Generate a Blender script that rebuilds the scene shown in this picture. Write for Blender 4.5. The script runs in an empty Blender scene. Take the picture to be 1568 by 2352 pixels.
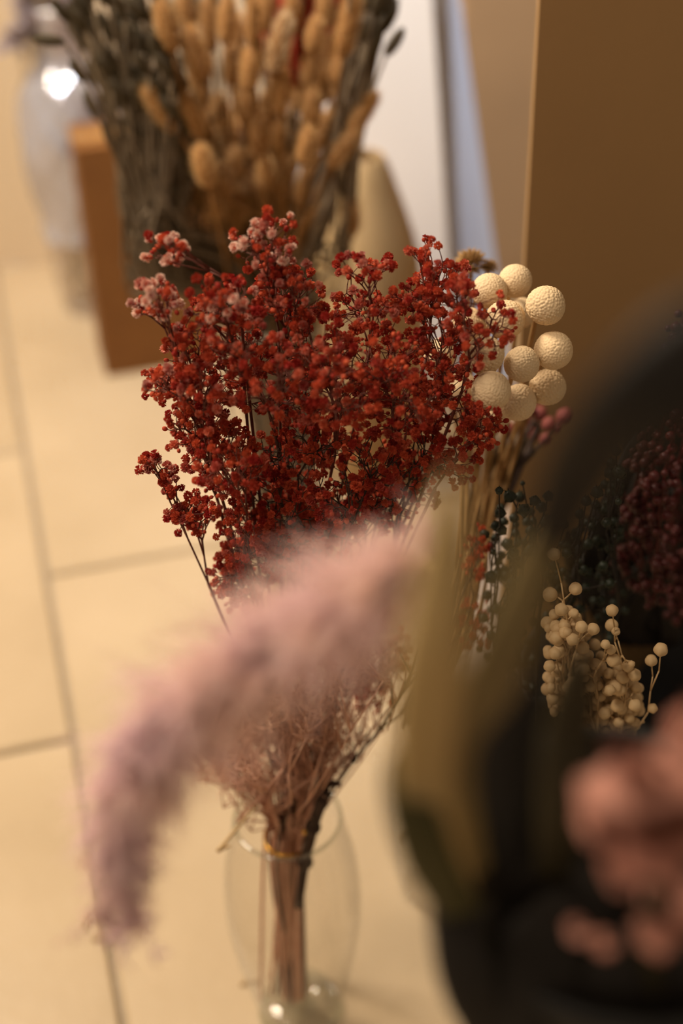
import bpy, math, random
import numpy as np
from mathutils import Vector, Matrix, Quaternion

rng = np.random.default_rng(11)
random.seed(11)
sc = bpy.context.scene
COL = sc.collection

# ------------------------------------------------------------------ camera
LENS, PITCH, ROLL, CAM_H = 50.0, math.radians(36), math.radians(1.7), 0.983
FPX = LENS / 36 * 2352
_F = np.array([0, math.cos(PITCH), -math.sin(PITCH)])
_R0 = np.array([1.0, 0, 0]); _U0 = np.array([0, math.sin(PITCH), math.cos(PITCH)])
_R = _R0 * math.cos(ROLL) - _U0 * math.sin(ROLL)
_U = _U0 * math.cos(ROLL) + _R0 * math.sin(ROLL)
_C = np.array([0, 0, CAM_H])
cam = bpy.data.cameras.new('camera')
cam.sensor_fit = 'VERTICAL'; cam.sensor_height = 36; cam.lens = LENS
cam.dof.use_dof = True; cam.dof.focus_distance = 0.775; cam.dof.aperture_fstop = 2.9
cam.dof.aperture_blades = 0; cam.clip_start = 0.01
camo = bpy.data.objects.new('camera', cam); COL.objects.link(camo)
m = Matrix.Identity(4)
for i in range(3):
    m[i][0] = _R[i]; m[i][1] = _U[i]; m[i][2] = -_F[i]; m[i][3] = _C[i]
camo.matrix_world = m
sc.camera = camo

# ------------------------------------------------------------------ world, lamps, exposure
w = bpy.data.worlds.new('room_world'); sc.world = w; w.use_nodes = True
w.node_tree.nodes['Background'].inputs[0].default_value = (1.0, 0.76, 0.52, 1)
w.node_tree.nodes['Background'].inputs[1].default_value = 0.25

def area(name, loc, target, size, power, color, size_y=None):
    l = bpy.data.lights.new(name, 'AREA'); l.energy = power; l.color = color
    l.size = size
    if size_y: l.shape = 'RECTANGLE'; l.size_y = size_y
    o = bpy.data.objects.new(name, l); COL.objects.link(o); o.location = loc
    o.rotation_euler = (Vector(target) - Vector(loc)).to_track_quat('-Z', 'Y').to_euler()
    return o
def bulb(name, loc, power, color, radius):
    l = bpy.data.lights.new(name, 'POINT'); l.energy = power; l.color = color; l.shadow_soft_size = radius
    o = bpy.data.objects.new(name, l); COL.objects.link(o); o.location = loc
    return o
area('warm_ceiling_lamp', (-1.05, 1.35, 1.95), (-0.1, 0.85, 0.2), 0.45, 42, (1.0, 0.83, 0.62))
area('warm_fill_light', (-0.75, 0.25, 2.0), (0.0, 0.55, 0.4), 0.35, 11, (1.0, 0.82, 0.62))  # unseen fill added to brighten the plume and near blooms
area('cool_board_fill', (-0.45, 1.15, 1.75), (0.12, 1.6, 0.6), 0.14, 3.6, (0.80, 0.88, 1.0)).data.spread = math.radians(70)  # unseen cool light added close by to brighten the white board
bulb('cool_spot_bulb', (-0.9, 1.0, 1.7), 0.9, (0.85, 0.92, 1.0), 0.03)
bulb('cool_spot_bulb', (-0.55, 1.25, 1.9), 0.9, (0.85, 0.92, 1.0), 0.03)
bulb('cool_spot_bulb', (-1.1, 0.55, 1.8), 0.9, (0.85, 0.92, 1.0), 0.03)
bulb('cool_spot_bulb', (-0.75, 0.2, 1.9), 0.8, (0.85, 0.92, 1.0), 0.03)
bulb('cool_spot_bulb', (0.35, 0.35, 2.0), 0.6, (0.85, 0.92, 1.0), 0.03)
sc.view_settings.view_transform = 'Standard'; sc.view_settings.look = 'None'
sc.view_settings.gamma = 1.0; sc.view_settings.use_curve_mapping = False
sc.view_settings.exposure = 0.15
sc.cycles.max_bounces = 4; sc.cycles.diffuse_bounces = 3; sc.cycles.glossy_bounces = 2; sc.cycles.transmission_bounces = 2; sc.cycles.transparent_max_bounces = 12
sc.cycles.use_adaptive_sampling = True; sc.cycles.adaptive_threshold = 0.05; sc.cycles.adaptive_min_samples = 16

# ------------------------------------------------------------------ position helpers
def ray(x, y): return _F + (x - 784) / FPX * _R - (y - 1176) / FPX * _U
def P(x, y, d): return _C + ray(x, y) * d                 # d = distance along the lens axis
def PY(x, y, Y):
    r = ray(x, y); return _C + r * (Y / r[1])              # the place that far out over the floor
def PF(x, y):
    r = ray(x, y); return _C + r * (-CAM_H / r[2])         # on the floor
def px(n, d): return n / FPX * d                          # a length seen at distance d

# ------------------------------------------------------------------ materials
def new_mat(name):
    mt = bpy.data.materials.new(name); mt.use_nodes = True
    return mt, mt.node_tree.nodes, mt.node_tree.links
def mat(name, c1, c2=None, rough=0.6, scale=40, bump=0.0, bscale=None, trans=0.0, spec=0.4, rnd=0.0):
    """two-tone noise material, optional translucency and per-object variation"""
    mt, N, L = new_mat(name); b = N['Principled BSDF']
    b.inputs['Roughness'].default_value = rough; b.inputs['Specular IOR Level'].default_value = spec
    tc = N.new('ShaderNodeTexCoord'); no = N.new('ShaderNodeTexNoise')
    no.inputs['Scale'].default_value = scale; no.inputs['Detail'].default_value = 4
    L.new(tc.outputs['Object'], no.inputs['Vector'])
    mx = N.new('ShaderNodeMix'); mx.data_type = 'RGBA'
    mx.inputs[6].default_value = (*c1, 1); mx.inputs[7].default_value = (*(c2 or [c * .8 for c in c1]), 1)
    cr = N.new('ShaderNodeMapRange'); cr.inputs[1].default_value = .35; cr.inputs[2].default_value = .65
    L.new(no.outputs['Fac'], cr.inputs[0])
    fac = cr.outputs[0]
    if rnd:
        oi = N.new('ShaderNodeObjectInfo'); ad = N.new('ShaderNodeMath'); ad.operation = 'MULTIPLY_ADD'
        L.new(oi.outputs['Random'], ad.inputs[0]); ad.inputs[1].default_value = rnd
        mu = N.new('ShaderNodeMath'); mu.operation = 'MULTIPLY'; mu.inputs[1].default_value = 1 - rnd
        L.new(fac, mu.inputs[0]); L.new(mu.outputs[0], ad.inputs[2]); fac = ad.outputs[0]
    L.new(fac, mx.inputs[0]); L.new(mx.outputs[2], b.inputs['Base Color'])
    if bump:
        n2 = N.new('ShaderNodeTexNoise'); n2.inputs['Scale'].default_value = bscale or scale * 3
        n2.inputs['Detail'].default_value = 6; L.new(tc.outputs['Object'], n2.inputs['Vector'])
        bp = N.new('ShaderNodeBump'); bp.inputs['Strength'].default_value = bump; bp.inputs['Distance'].default_value = .002
        L.new(n2.outputs['Fac'], bp.inputs['Height']); L.new(bp.outputs[0], b.inputs['Normal'])
    if trans:
        tr = N.new('ShaderNodeBsdfTranslucent'); L.new(mx.outputs[2], tr.inputs[0])
        ms = N.new('ShaderNodeMixShader'); ms.inputs[0].default_value = trans
        L.new(b.outputs[0], ms.inputs[1]); L.new(tr.outputs[0], ms.inputs[2])
        L.new(ms.outputs[0], N['Material Output'].inputs[0])
    return mt
def clear_glass(name, tint=(.97, .98, .97), ior=1.45, rough=0.02, bump=0, haze=0):
    mt, N, L = new_mat(name); N.remove(N['Principled BSDF'])
    tr = N.new('ShaderNodeBsdfTransparent'); tr.inputs[0].default_value = (*tint, 1)
    gl = N.new('ShaderNodeBsdfGlossy'); gl.inputs['Roughness'].default_value = rough
    lw = N.new('ShaderNodeLayerWeight'); lw.inputs[0].default_value = .5
    pw = N.new('ShaderNodeMath'); pw.operation = 'POWER'; pw.inputs[1].default_value = 4.0; L.new(lw.outputs['Facing'], pw.inputs[0])
    fr = N.new('ShaderNodeMath'); fr.operation = 'MULTIPLY_ADD'; f0 = ((ior - 1) / (ior + 1)) ** 2
    L.new(pw.outputs[0], fr.inputs[0]); fr.inputs[1].default_value = .5; fr.inputs[2].default_value = f0
    ms = N.new('ShaderNodeMixShader'); L.new(fr.outputs[0], ms.inputs[0])
    L.new(tr.outputs[0], ms.inputs[1]); L.new(gl.outputs[0], ms.inputs[2])
    if haze:
        tl = N.new('ShaderNodeBsdfTranslucent'); tl.inputs[0].default_value = (.95, .93, .98, 1)
        df = N.new('ShaderNodeBsdfDiffuse'); df.inputs[0].default_value = (.95, .93, .98, 1)
        a1 = N.new('ShaderNodeMixShader'); a1.inputs[0].default_value = .5; L.new(tl.outputs[0], a1.inputs[1]); L.new(df.outputs[0], a1.inputs[2])
        a2 = N.new('ShaderNodeMixShader'); a2.inputs[0].default_value = haze; L.new(tr.outputs[0], a2.inputs[1]); L.new(a1.outputs[0], a2.inputs[2]); L.new(a2.outputs[0], ms.inputs[1])
    if bump:
        tc = N.new('ShaderNodeTexCoord'); no = N.new('ShaderNodeTexNoise'); no.inputs['Scale'].default_value = 25
        L.new(tc.outputs['Object'], no.inputs['Vector'])
        bp = N.new('ShaderNodeBump'); bp.inputs['Strength'].default_value = bump; bp.inputs['Distance'].default_value = .01
        L.new(no.outputs[0], bp.inputs['Height']); L.new(bp.outputs[0], gl.inputs['Normal'])
    L.new(ms.outputs[0], N['Material Output'].inputs[0])
    return mt
def petal_mat():
    """dyed gypsophila: red body, bleached tips; obj.color.r = how bleached, g = shade"""
    mt, N, L = new_mat('gypsophila_red'); b = N['Principled BSDF']; b.inputs['Roughness'].default_value = .7
    b.inputs['Specular IOR Level'].default_value = .2
    at = N.new('ShaderNodeAttribute'); at.attribute_name = 'tip'
    oi = N.new('ShaderNodeObjectInfo'); sp = N.new('ShaderNodeSeparateColor'); L.new(oi.outputs['Color'], sp.inputs[0])
    mx = N.new('ShaderNodeMix'); mx.data_type = 'RGBA'
    mx.inputs[6].default_value = (.33, .018, .014, 1); mx.inputs[7].default_value = (.60, .105, .042, 1)
    L.new(oi.outputs['Random'], mx.inputs[0])
    pw = N.new('ShaderNodeMath'); pw.operation = 'POWER'; pw.inputs[1].default_value = 1.4; L.new(at.outputs['Fac'], pw.inputs[0])
    mu = N.new('ShaderNodeMath'); mu.operation = 'MULTIPLY'; L.new(pw.outputs[0], mu.inputs[0]); L.new(sp.outputs[0], mu.inputs[1])
    m2 = N.new('ShaderNodeMix'); m2.data_type = 'RGBA'; L.new(mu.outputs[0], m2.inputs[0])
    L.new(mx.outputs[2], m2.inputs[6]); m2.inputs[7].default_value = (.95, .78, .66, 1)
    L.new(m2.outputs[2], b.inputs['Base Color'])
    tr = N.new('ShaderNodeBsdfTranslucent'); L.new(m2.outputs[2], tr.inputs[0])
    ms = N.new('ShaderNodeMixShader'); ms.inputs[0].default_value = .3
    L.new(b.outputs[0], ms.inputs[1]); L.new(tr.outputs[0], ms.inputs[2]); L.new(ms.outputs[0], N['Material Output'].inputs[0])
    return mt

M = dict(
    tile=mat('stone_tile', (.56, .435, .285), (.46, .35, .22), .42, 5, .25, 60, rnd=.3, spec=.5),
    grout=mat('grout', (.38, .31, .23), (.32, .26, .19), .9, 60),
    wall=mat('cream_plaster', (.74, .58, .40), (.70, .55, .37), .85, 3, .15, 80),
    partition=mat('brown_panel', (.31, .18, .072), (.285, .165, .066), .75, 4, .1, 120),
    shadewall=mat('shaded_wall_tan', (.36, .23, .12), (.33, .21, .11), .8, 4, .1, 80),  # shade of the back wall put into the colour
    board=mat('daylit_wall_board', (.80, .74, .68), (.77, .71, .65), .6, 3),
    boardspill=mat('window_spill_board', (.50, .53, .62), (.47, .50, .60), .6, 3),  # spilled window light put into the colour
    kraft=mat('kraft_card', (.20, .08, .015), (.18, .07, .013), .8, 30, .15, 200),
    tape=mat('parcel_tape', (.34, .17, .05), None, .35, 30),
    tan=mat('shadow_tan', (.52, .34, .16), (.47, .31, .14), .5, 8),  # warm shadow tone of the bunch put into the colour
    glass=clear_glass('vase_glass', (.975, .972, .965), 1.4),
    glassthick=clear_glass('vase_glass_foot', (.90, .92, .90), 1.9, .04),
    petal=petal_mat(),
    redstem=mat('red_brown_stem', (.16, .035, .02), (.09, .022, .012), .7, 60),
    darkstem=mat('dark_brown_stem', (.05, .022, .012), (.03, .014, .008), .7, 60),
    pinkstem=mat('pink_tan_stem', (.80, .48, .34), (.68, .36, .24), .7, 50, trans=.2),
    palestem=mat('pale_straw_stem', (.60, .42, .22), (.50, .34, .17), .7, 60),
    billy=mat('cream_billy', (.80, .62, .40), (.72, .53, .31), .75, 30, rnd=.35),
    bunnyc=mat('bunny_tail_core', (.30, .14, .035), (.22, .10, .024), .8, 60, rnd=.4),
    bunnyh=mat('bunny_tail_hair', (.80, .54, .25), (.64, .38, .15), .8, 60, trans=.4, rnd=.5),
    bunnypale=mat('bunny_tail_pale_hair', (.85, .68, .45), (.75, .56, .33), .8, 60, trans=.4),
    olive=mat('olive_seed_head', (.11, .08, .04), (.05, .036, .016), .8, 80, rnd=.4),
    olivestem=mat('olive_straw_stem', (.23, .165, .10), (.08, .055, .03), .75, 60, rnd=.6),
    gold=None,
    plume=mat('pink_plume', (.95, .72, .64), (.90, .68, .72), .8, 25, trans=.5),
    greenpod=mat('dark_green_pod', (.013, .020, .008), (.006, .010, .004), .55, 120, rnd=.4),
    creampod=mat('cream_pod', (.62, .45, .25), (.50, .34, .17), .6, 150, rnd=.4),
    burgundy=mat('burgundy_bead', (.075, .005, .005), (.03, .002, .002), .5, 90, rnd=.5),
    berry=mat('rosy_berry', (.27, .065, .05), (.20, .04, .035), .7, 60, rnd=.4),
    leafolive=mat('olive_leaf', (.62, .46, .22), (.50, .36, .16), .6, 20, trans=.3),
    leafdark=mat('dark_leaf', (.05, .038, .014), (.03, .022, .008), .6, 20, trans=.2),
    leafblack=mat('blackish_leaf', (.012, .008, .005), (.008, .005, .003), .7, 20),
    black=mat('black_glaze', (.010, .008, .006), (.006, .005, .004), .6, 10),
    pinkpetal=mat('coral_petal', (.52, .25, .19), (.42, .165, .11), .7, 30, trans=.3, rnd=.3),
    straw=mat('tan_straw_petal', (.52, .32, .13), (.40, .22, .08), .7, 60, trans=.2),
    darkstraw=mat('dark_straw', (.12, .07, .028), (.07, .04, .016), .7, 60),
    mauve=mat('mauve_grey_leaf', (.46, .38, .38), (.34, .27, .28), .7, 30, trans=.2),
    milk=mat('pale_dried_stem', (.62, .52, .36), (.52, .42, .28), .7, 30),
    redbroom=mat('red_broom', (.50, .045, .015), (.36, .025, .01), .7, 60, trans=.3),
    sleeve=mat('white_paper', (.66, .58, .54), (.60, .52, .48), .7, 8),
    fleck=mat('dropped_straw', (.40, .24, .08), None, .7, 60),
)
gm, gn, gl_ = new_mat('gold_wire'); gb = gn['Principled BSDF']
gb.inputs['Base Color'].default_value = (.75, .42, .06, 1); gb.inputs['Metallic'].default_value = 1; gb.inputs['Roughness'].default_value = .25
M['gold'] = gm

# ------------------------------------------------------------------ mesh helpers
class MB:
    def __init__(s): s.v = []; s.f = []; s.m = []; s.t = []
    def add(s, vs, fs, mi=0, tip=None):
        o = len(s.v); s.v += [tuple(map(float, q)) for q in vs]; s.f += [tuple(i + o for i in f) for f in fs]
        s.m += [mi] * len(fs); s.t += list(tip) if tip is not None else [0.0] * len(vs)
    def mesh(s, name, mats, smooth=True, tip=False):
        me = bpy.data.meshes.new(name); me.from_pydata(s.v, [], s.f)
        for q in (mats if isinstance(mats, (list, tuple)) else [mats]): me.materials.append(q)
        me.polygons.foreach_set('material_index', s.m)
        if smooth: me.polygons.foreach_set('use_smooth', [True] * len(s.f))
        if tip:
            a = me.attributes.new('tip', 'FLOAT', 'POINT'); a.data.foreach_set('value', s.t)
        me.update(); return me

def norm(v): v = np.asarray(v, float); n = np.linalg.norm(v); return v / n if n > 1e-12 else np.array([0, 0, 1.0])
def perp(d):
    a = np.array([0, 0, 1.0]) if abs(d[2]) < .9 else np.array([1.0, 0, 0])
    u = norm(np.cross(d, a)); return u, np.cross(d, u)
def smooth_path(pts, n=6):
    pts = [np.asarray(p, float) for p in pts]
    if len(pts) < 3: return pts
    q = [2 * pts[0] - pts[1]] + pts + [2 * pts[-1] - pts[-2]]; out = []
    for i in range(1, len(q) - 2):
        for k in range(n):
            t = k / n; a, b, c, d = q[i - 1:i + 3]
            out.append(.5 * (2 * b + (c - a) * t + (2 * a - 5 * b + 4 * c - d) * t * t + (3 * b - a - 3 * c + d) * t ** 3))
    return out + [pts[-1]]
def tube(mb, pts, radii, sides=5, mi=0, flat=None, org=(0, 0, 0), flatdir=None):
    """tapered tube along pts; flat < 1 squashes the section into a blade"""
    pts = [np.asarray(p, float) - org for p in pts]; n = len(pts); vs = []; fs = []
    if np.isscalar(radii): radii = [radii] * n
    for i in range(n):
        d = norm(pts[min(i + 1, n - 1)] - pts[max(i - 1, 0)])
        if flatdir is not None:
            v = norm(np.asarray(flatdir) - d * np.dot(flatdir, d)); u = np.cross(d, v)
        else: u, v = perp(d)
        for k in range(sides):
            a = 2 * math.pi * k / sides
            vs.append(pts[i] + radii[i] * (u * math.cos(a) + v * math.sin(a) * (flat if flat else 1)))
    for i in range(n - 1):
        for k in range(sides):
            k2 = (k + 1) % sides
            fs.append((i * sides + k, i * sides + k2, (i + 1) * sides + k2, (i + 1) * sides + k))
    fs.append(tuple(range(sides))[::-1]); fs.append(tuple((n - 1) * sides + k for k in range(sides)))
    mb.add(vs, fs, mi)
def lathe(mb, prof, seg=40, mi=0, close=False, wob=None):
    n = len(prof); vs = []; fs = []
    for i, (r, z) in enumerate(prof):
        for k in range(seg):
            a = 2 * math.pi * k / seg; rr = r * (1 + (wob(a, z) if wob else 0))
            vs.append((rr * math.cos(a), rr * math.sin(a), z))
    for i in range(n - 1 + (1 if close else 0)):
        j = (i + 1) % n
        for k in range(seg):
            k2 = (k + 1) % seg; fs.append((i * seg + k, i * seg + k2, j * seg + k2, j * seg + k))
    if not close:
        if prof[0][0] > 0: fs.append(tuple(range(seg))[::-1])
    mb.add(vs, fs, mi)
def smooth_prof(prof, n=6): return [(float(p[0]), float(p[1])) for p in smooth_path([np.array([r, z, 0]) for r, z in prof], n)]
def box(mb, lo, hi, mi=0, bev=0.0):
    x0, y0, z0 = lo; x1, y1, z1 = hi; b = bev
    if not b:
        vs = [(x, y, z) for z in (z0, z1) for y in (y0, y1) for x in (x0, x1)]
        fs = [(0, 2, 3, 1), (4, 5, 7, 6), (0, 1, 5, 4), (2, 6, 7, 3), (0, 4, 6, 2), (1, 3, 7, 5)]
    else:
        vs = [(x0, y0, z0), (x1, y0, z0), (x1, y1, z0), (x0, y1, z0), (x0, y0, z1 - b), (x1, y0, z1 - b), (x1, y1, z1 - b), (x0, y1, z1 - b),
              (x0 + b, y0 + b, z1), (x1 - b, y0 + b, z1), (x1 - b, y1 - b, z1), (x0 + b, y1 - b, z1)]
        fs = [(3, 2, 1, 0), (0, 1, 5, 4), (1, 2, 6, 5), (2, 3, 7, 6), (3, 0, 4, 7), (4, 5, 9, 8), (5, 6, 10, 9), (6, 7, 11, 10), (7, 4, 8, 11), (8, 9, 10, 11)]
    mb.add(vs, fs, mi)
def icosphere(sub):
    t = (1 + 5 ** .5) / 2
    v = [norm(p) for p in [(-1, t, 0), (1, t, 0), (-1, -t, 0), (1, -t, 0), (0, -1, t), (0, 1, t), (0, -1, -t), (0, 1, -t), (t, 0, -1), (t, 0, 1), (-t, 0, -1), (-t, 0, 1)]]
    f = [(0, 11, 5), (0, 5, 1), (0, 1, 7), (0, 7, 10), (0, 10, 11), (1, 5, 9), (5, 11, 4), (11, 10, 2), (10, 7, 6), (7, 1, 8), (3, 9, 4), (3, 4, 2), (3, 2, 6), (3, 6, 8), (3, 8, 9), (4, 9, 5), (2, 4, 11), (6, 2, 10), (8, 6, 7), (9, 8, 1)]
    for _ in range(sub):
        c = {}; nf = []
        def mid(a, b):
            k = (min(a, b), max(a, b))
            if k not in c: v.append(norm(v[a] + v[b])); c[k] = len(v) - 1
            return c[k]
        for a, b, d in f:
            x, y, z = mid(a, b), mid(b, d), mid(d, a); nf += [(a, x, z), (b, y, x), (d, z, y), (x, y, z)]
        f = nf
    return np.array(v), f
ICO = {k: icosphere(k) for k in (1, 2, 3)}

# ------------------------------------------------------------------ object helpers
def link(name, data, parent=None, loc=(0, 0, 0), rot=None, scale=None):
    o = bpy.data.objects.new(name, data); COL.objects.link(o)
    if parent is not None: o.parent = parent
    o.location = [float(q) for q in loc]
    if rot is not None: o.rotation_mode = 'QUATERNION'; o.rotation_quaternion = rot
    if scale is not None: o.scale = (scale,) * 3 if np.isscalar(scale) else scale
    return o
def tag(o, label, cat, group=None, kind=None):
    if label: o['label'] = label
    if cat: o['category'] = cat
    if group: o['group'] = group
    if kind: o['kind'] = kind
    return o
def thing(name, loc, label, cat, group=None):
    o = link(name, None, None, loc); o.empty_display_size = .02
    return tag(o, label, cat, group)
def quat(d, roll=None):
    q = Vector([float(c) for c in d]).to_track_quat('Z', 'Y')
    return q @ Quaternion((0, 0, 1), random.uniform(0, 6.28) if roll is None else roll)
def inell(n, flatten=.8):
    """n points inside a unit ball, pushed towards the shell"""
    d = rng.normal(size=(n, 3)); d /= np.linalg.norm(d, axis=1)[:, None]
    return d * (rng.uniform(0.05, 1, n) ** (1 / 2.6))[:, None]

def fan(base, tips, r_tip, r_grow=1.22, node_t=(.38, .6), jit=.03):
    """branching skeleton from base to every tip: segments (p0, p1, r0, r1) and the direction at each tip"""
    tips = np.asarray(tips, float); segs = []; dirs = np.zeros_like(tips)
    def rec(node, idx):
        if len(idx) == 1:
            t = tips[idx[0]]; mid = (node + t) / 2 + rng.normal(size=3) * jit * np.linalg.norm(t - node)
            segs.append((node, mid, r_tip, r_tip)); segs.append((mid, t, r_tip, r_tip * .8)); dirs[idx[0]] = norm(t - mid); return r_tip
        pts = tips[idx]; c = pts - pts.mean(0)
        ax = np.linalg.svd(c, full_matrices=False)[2][0] if len(idx) > 2 else norm(pts[1] - pts[0])
        o = np.argsort(c @ ax); k = 3 if len(idx) > 8 and rng.random() < .4 else 2
        cuts = sorted({int(len(idx) * (j + rng.uniform(-.12, .12)) / k) for j in range(1, k)}); cuts = [max(1, min(len(idx) - 1, q)) for q in cuts]
        parts = [idx[o[a:b]] for a, b in zip([0] + cuts, cuts + [len(idx)])]; rm = 0
        for g in parts:
            if len(g) == 0: continue
            if len(g) == 1: rm = max(rm, rec(node, g)); continue
            cen = tips[g].mean(0); nd = node + (cen - node) * rng.uniform(*node_t) + rng.normal(size=3) * jit * np.linalg.norm(cen - node)
            i = len(segs); segs.append(None); r = rec(nd, g) * r_grow
            segs[i] = (node, nd, r * 1.1, r); rm = max(rm, r)
        return rm
    r = rec(np.asarray(base, float), np.arange(len(tips)))
    return segs, dirs, r
def add_segs(mb, segs, org, sides=4, mi=0):
    for a, b, r0, r1 in segs: tube(mb, [a, b], [r0, r1], sides, mi, org=org)

# ================================================================== SETTING
# floor of rotated stone tiles
fl = MB(); box(fl, (-1.6, -.4, -.03), (1.4, 2.3, -.006)); floor = link('floor', fl.mesh('floor', M['grout'], False)); tag(floor, 'beige stone tile floor with recessed joints', None, None, 'structure')
p0 = np.array([-.272, 1.02]); u = norm(np.array([-.255, 1.0, 0]))[:2]; v = np.array([u[1], -u[0]])
ang = math.atan2(v[1], v[0])
s0 = float(np.dot(np.array([-.30, .985]) - p0, u)); s1 = float(np.dot(np.array([-.25, 1.27]) - p0, u))
cols = [(-1.57, -1.05, s0 + .22, .53), (-1.05, -.525, s1 + .1, .53), (-.525, 0, s0, .53), (0, .56, s1, .80), (.56, 1.1, s0 + .1, .53), (1.1, 1.62, s1, .53)]
J = .0055
for a, b, s, ln in cols:
    for k in range(-3, 5):
        t0, t1 = s + k * ln, s + (k + 1) * ln
        if t1 < -1.1 or t0 > 1.15: continue
        cx, cy = p0 + v * (a + b) / 2 + u * (t0 + t1) / 2
        if cx < -1.3 or cx > 1.2: continue
        hw, hl = (b - a) / 2 - J / 2, (t1 - t0) / 2 - J / 2
        q = MB(); box(q, (-hw, -hl, -.02), (hw, hl, 0), 0, .003)
        link('tile', q.mesh('tile', M['tile'], False), floor, (cx, cy, rng.uniform(-.0006, .0)), Quaternion((0, 0, 1), ang))
# back wall
q = MB(); box(q, (-1.6, 2.04, -.02), (1.4, 2.14, 1.5)); tag(link('wall_back', q.mesh('wall_back', M['wall'], False)), 'cream plaster wall behind the cardboard box', None, None, 'structure')
# brown partition in shade to the right, seen on its face and its lit edge
xe = PY(1222, 300, .93)[0]
q = MB(); box(q, (xe, .93, -.0), (1.4, .942, 1.5), 0)
tag(link('wall_right', q.mesh('wall_right', M['partition'], False)), 'plain brown panel wall standing behind the cream billy buttons', None, None, 'structure')

q = MB(); xs = PY(1060, 300, 1.86)[0]; box(q, (xs, 1.86, 0), (1.4, 2.04, 1.5)); tag(link('wall_shade_strip', q.mesh('wall_shade_strip', M['shadewall'], False)), 'added tan wall strip with shade put in its colour, between the boards and the brown panel', None, None, 'structure')  # added wall; its tan colour carries the back wall's shade
# added boards: white for the daylit wall, blue-grey for spilled window light
def slab(name, corners, th, material, label, cat, group=None):
    c = [np.asarray(p) for p in corners]; n = norm(np.cross(c[1] - c[0], c[3] - c[0])); n = n if n[1] > 0 else -n
    o = c[0].copy(); mb = MB()
    vs = [p - o for p in c] + [p - o + n * th for p in c]
    mb.add(vs, [(0, 1, 2, 3), (7, 6, 5, 4), (0, 4, 5, 1), (1, 5, 6, 2), (2, 6, 7, 3), (3, 7, 4, 0)])
    return tag(link(name, mb.mesh(name, material, False), None, o), label, cat, group)
def to_floor(a, b):     # continue the line a-b down to the floor
    a, b = np.asarray(a), np.asarray(b); t = a[2] / (a[2] - b[2]); return a + (b - a) * t
Yb = 1.62
A, B = PY(640, -120, Yb), PY(690, 600, Yb - .05); Cc, D = PY(985, -120, Yb), PY(1030, 600, Yb - .05)
slab('daylit_wall_board', [A, Cc, to_floor(Cc, D), to_floor(A, B)], .012, M['board'], 'tall white board standing in for the daylit pale wall', 'board')
A, B = PY(975, -120, Yb + .03), PY(1020, 600, Yb - .03); Cc, D = PY(1040, -120, Yb + .03), PY(1138, 600, Yb - .03)
slab('window_spill_board', [A, Cc, to_floor(Cc, D), to_floor(A, B)], .012, M['boardspill'], 'narrow blue-grey board standing in for window light spilled on the wall', 'board')

# cardboard box
bx = PF(245, 865); bo = thing('cardboard_box', bx, 'plain brown cardboard box standing on the tiles', 'box')
bo.rotation_euler = (0, 0, ang)
hb = .318; wb, db = .30, .09
q = MB(); box(q, (0, 0, 0), (wb, db, hb)); link('body', q.mesh('body', M['kraft'], False), bo)
for i, (lo, hi) in enumerate([((0, 0, hb), (wb, db / 2 - .001, hb + .004)), ((0, db / 2 + .001, hb), (wb, db, hb + .004))]):
    q = MB(); box(q, lo, hi, 0); fp_ = link('flap', q.mesh('flap', M['kraft'], False), bo)
q = MB(); box(q, (-.001, db / 2 - .018, hb + .004), (wb + .001, db / 2 + .018, hb + .0048)); link('tape', q.mesh('tape', M['tape'], False), fp_)

# made-up tan form: the bunch's shadow on the pale wall put into a shape
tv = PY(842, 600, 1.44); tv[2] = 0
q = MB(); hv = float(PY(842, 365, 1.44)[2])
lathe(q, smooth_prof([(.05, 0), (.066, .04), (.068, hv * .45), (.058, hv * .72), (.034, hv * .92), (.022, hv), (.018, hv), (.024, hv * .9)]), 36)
o = thing('shadow_form', tv, 'tan rounded form standing in for the bunch shadow on the pale wall', 'vase'); link('body', q.mesh('body', M['tan']), o)
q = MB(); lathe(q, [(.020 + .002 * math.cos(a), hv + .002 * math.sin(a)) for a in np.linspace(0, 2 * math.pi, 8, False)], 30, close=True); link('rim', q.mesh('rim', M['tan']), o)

# big clear glass jar behind the box
gj = PY(165, 300, 1.9); gj[2] = 0
o = thing('glass_jar', gj, 'large round clear glass vase with an added milky glint shell behind the cardboard box', 'vase')
r_ = px(112, 2.02)
zc = float(PY(165, 330, 1.9)[2]); zt = float(PY(165, 90, 1.9)[2])
prof = smooth_prof([(.045, 0), (.05, .02), (.055, zc * .25), (r_ * .8, zc * .6), (r_, zc), (r_ * .8, zc + .08), (r_ * .42, zt - .02), (r_ * .5, zt + .04)], 6)
q = MB(); lathe(q, prof + [(a - .003, b) for a, b in prof[::-1]], 48); link('body', q.mesh('body', clear_glass('jar_glass', (.95, .95, .97), 1.6, .03)), o)
q = MB(); wprof = smooth_prof([(.062, .12), (r_ * .86, zc * .6), (r_ * 1.06, zc), (r_ * .86, zc + .085), (r_ * .50, zt - .02), (r_ * .64, zt + .05)], 10)
_ph = rng.uniform(0, 6.28, 8)
glint_bumps = lambda a, z: .055 * (math.sin(6 * a + 20 * z + _ph[0]) * math.sin(70 * z + 2 * a + _ph[1]) + .5 * math.sin(10 * a - 30 * z + _ph[2]) * math.sin(100 * z - 3 * a + _ph[3]))
lathe(q, wprof + [(a - .0008, b) for a, b in wprof[::-1]], 120, wob=glint_bumps); link('glint_shell', q.mesh('glint_shell', clear_glass('glint_shell_film', (.97, .965, .98), 2.6, .1, 0, .42)), o)  # added shell: bumps to catch glints, white haze to brighten the jar
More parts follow.
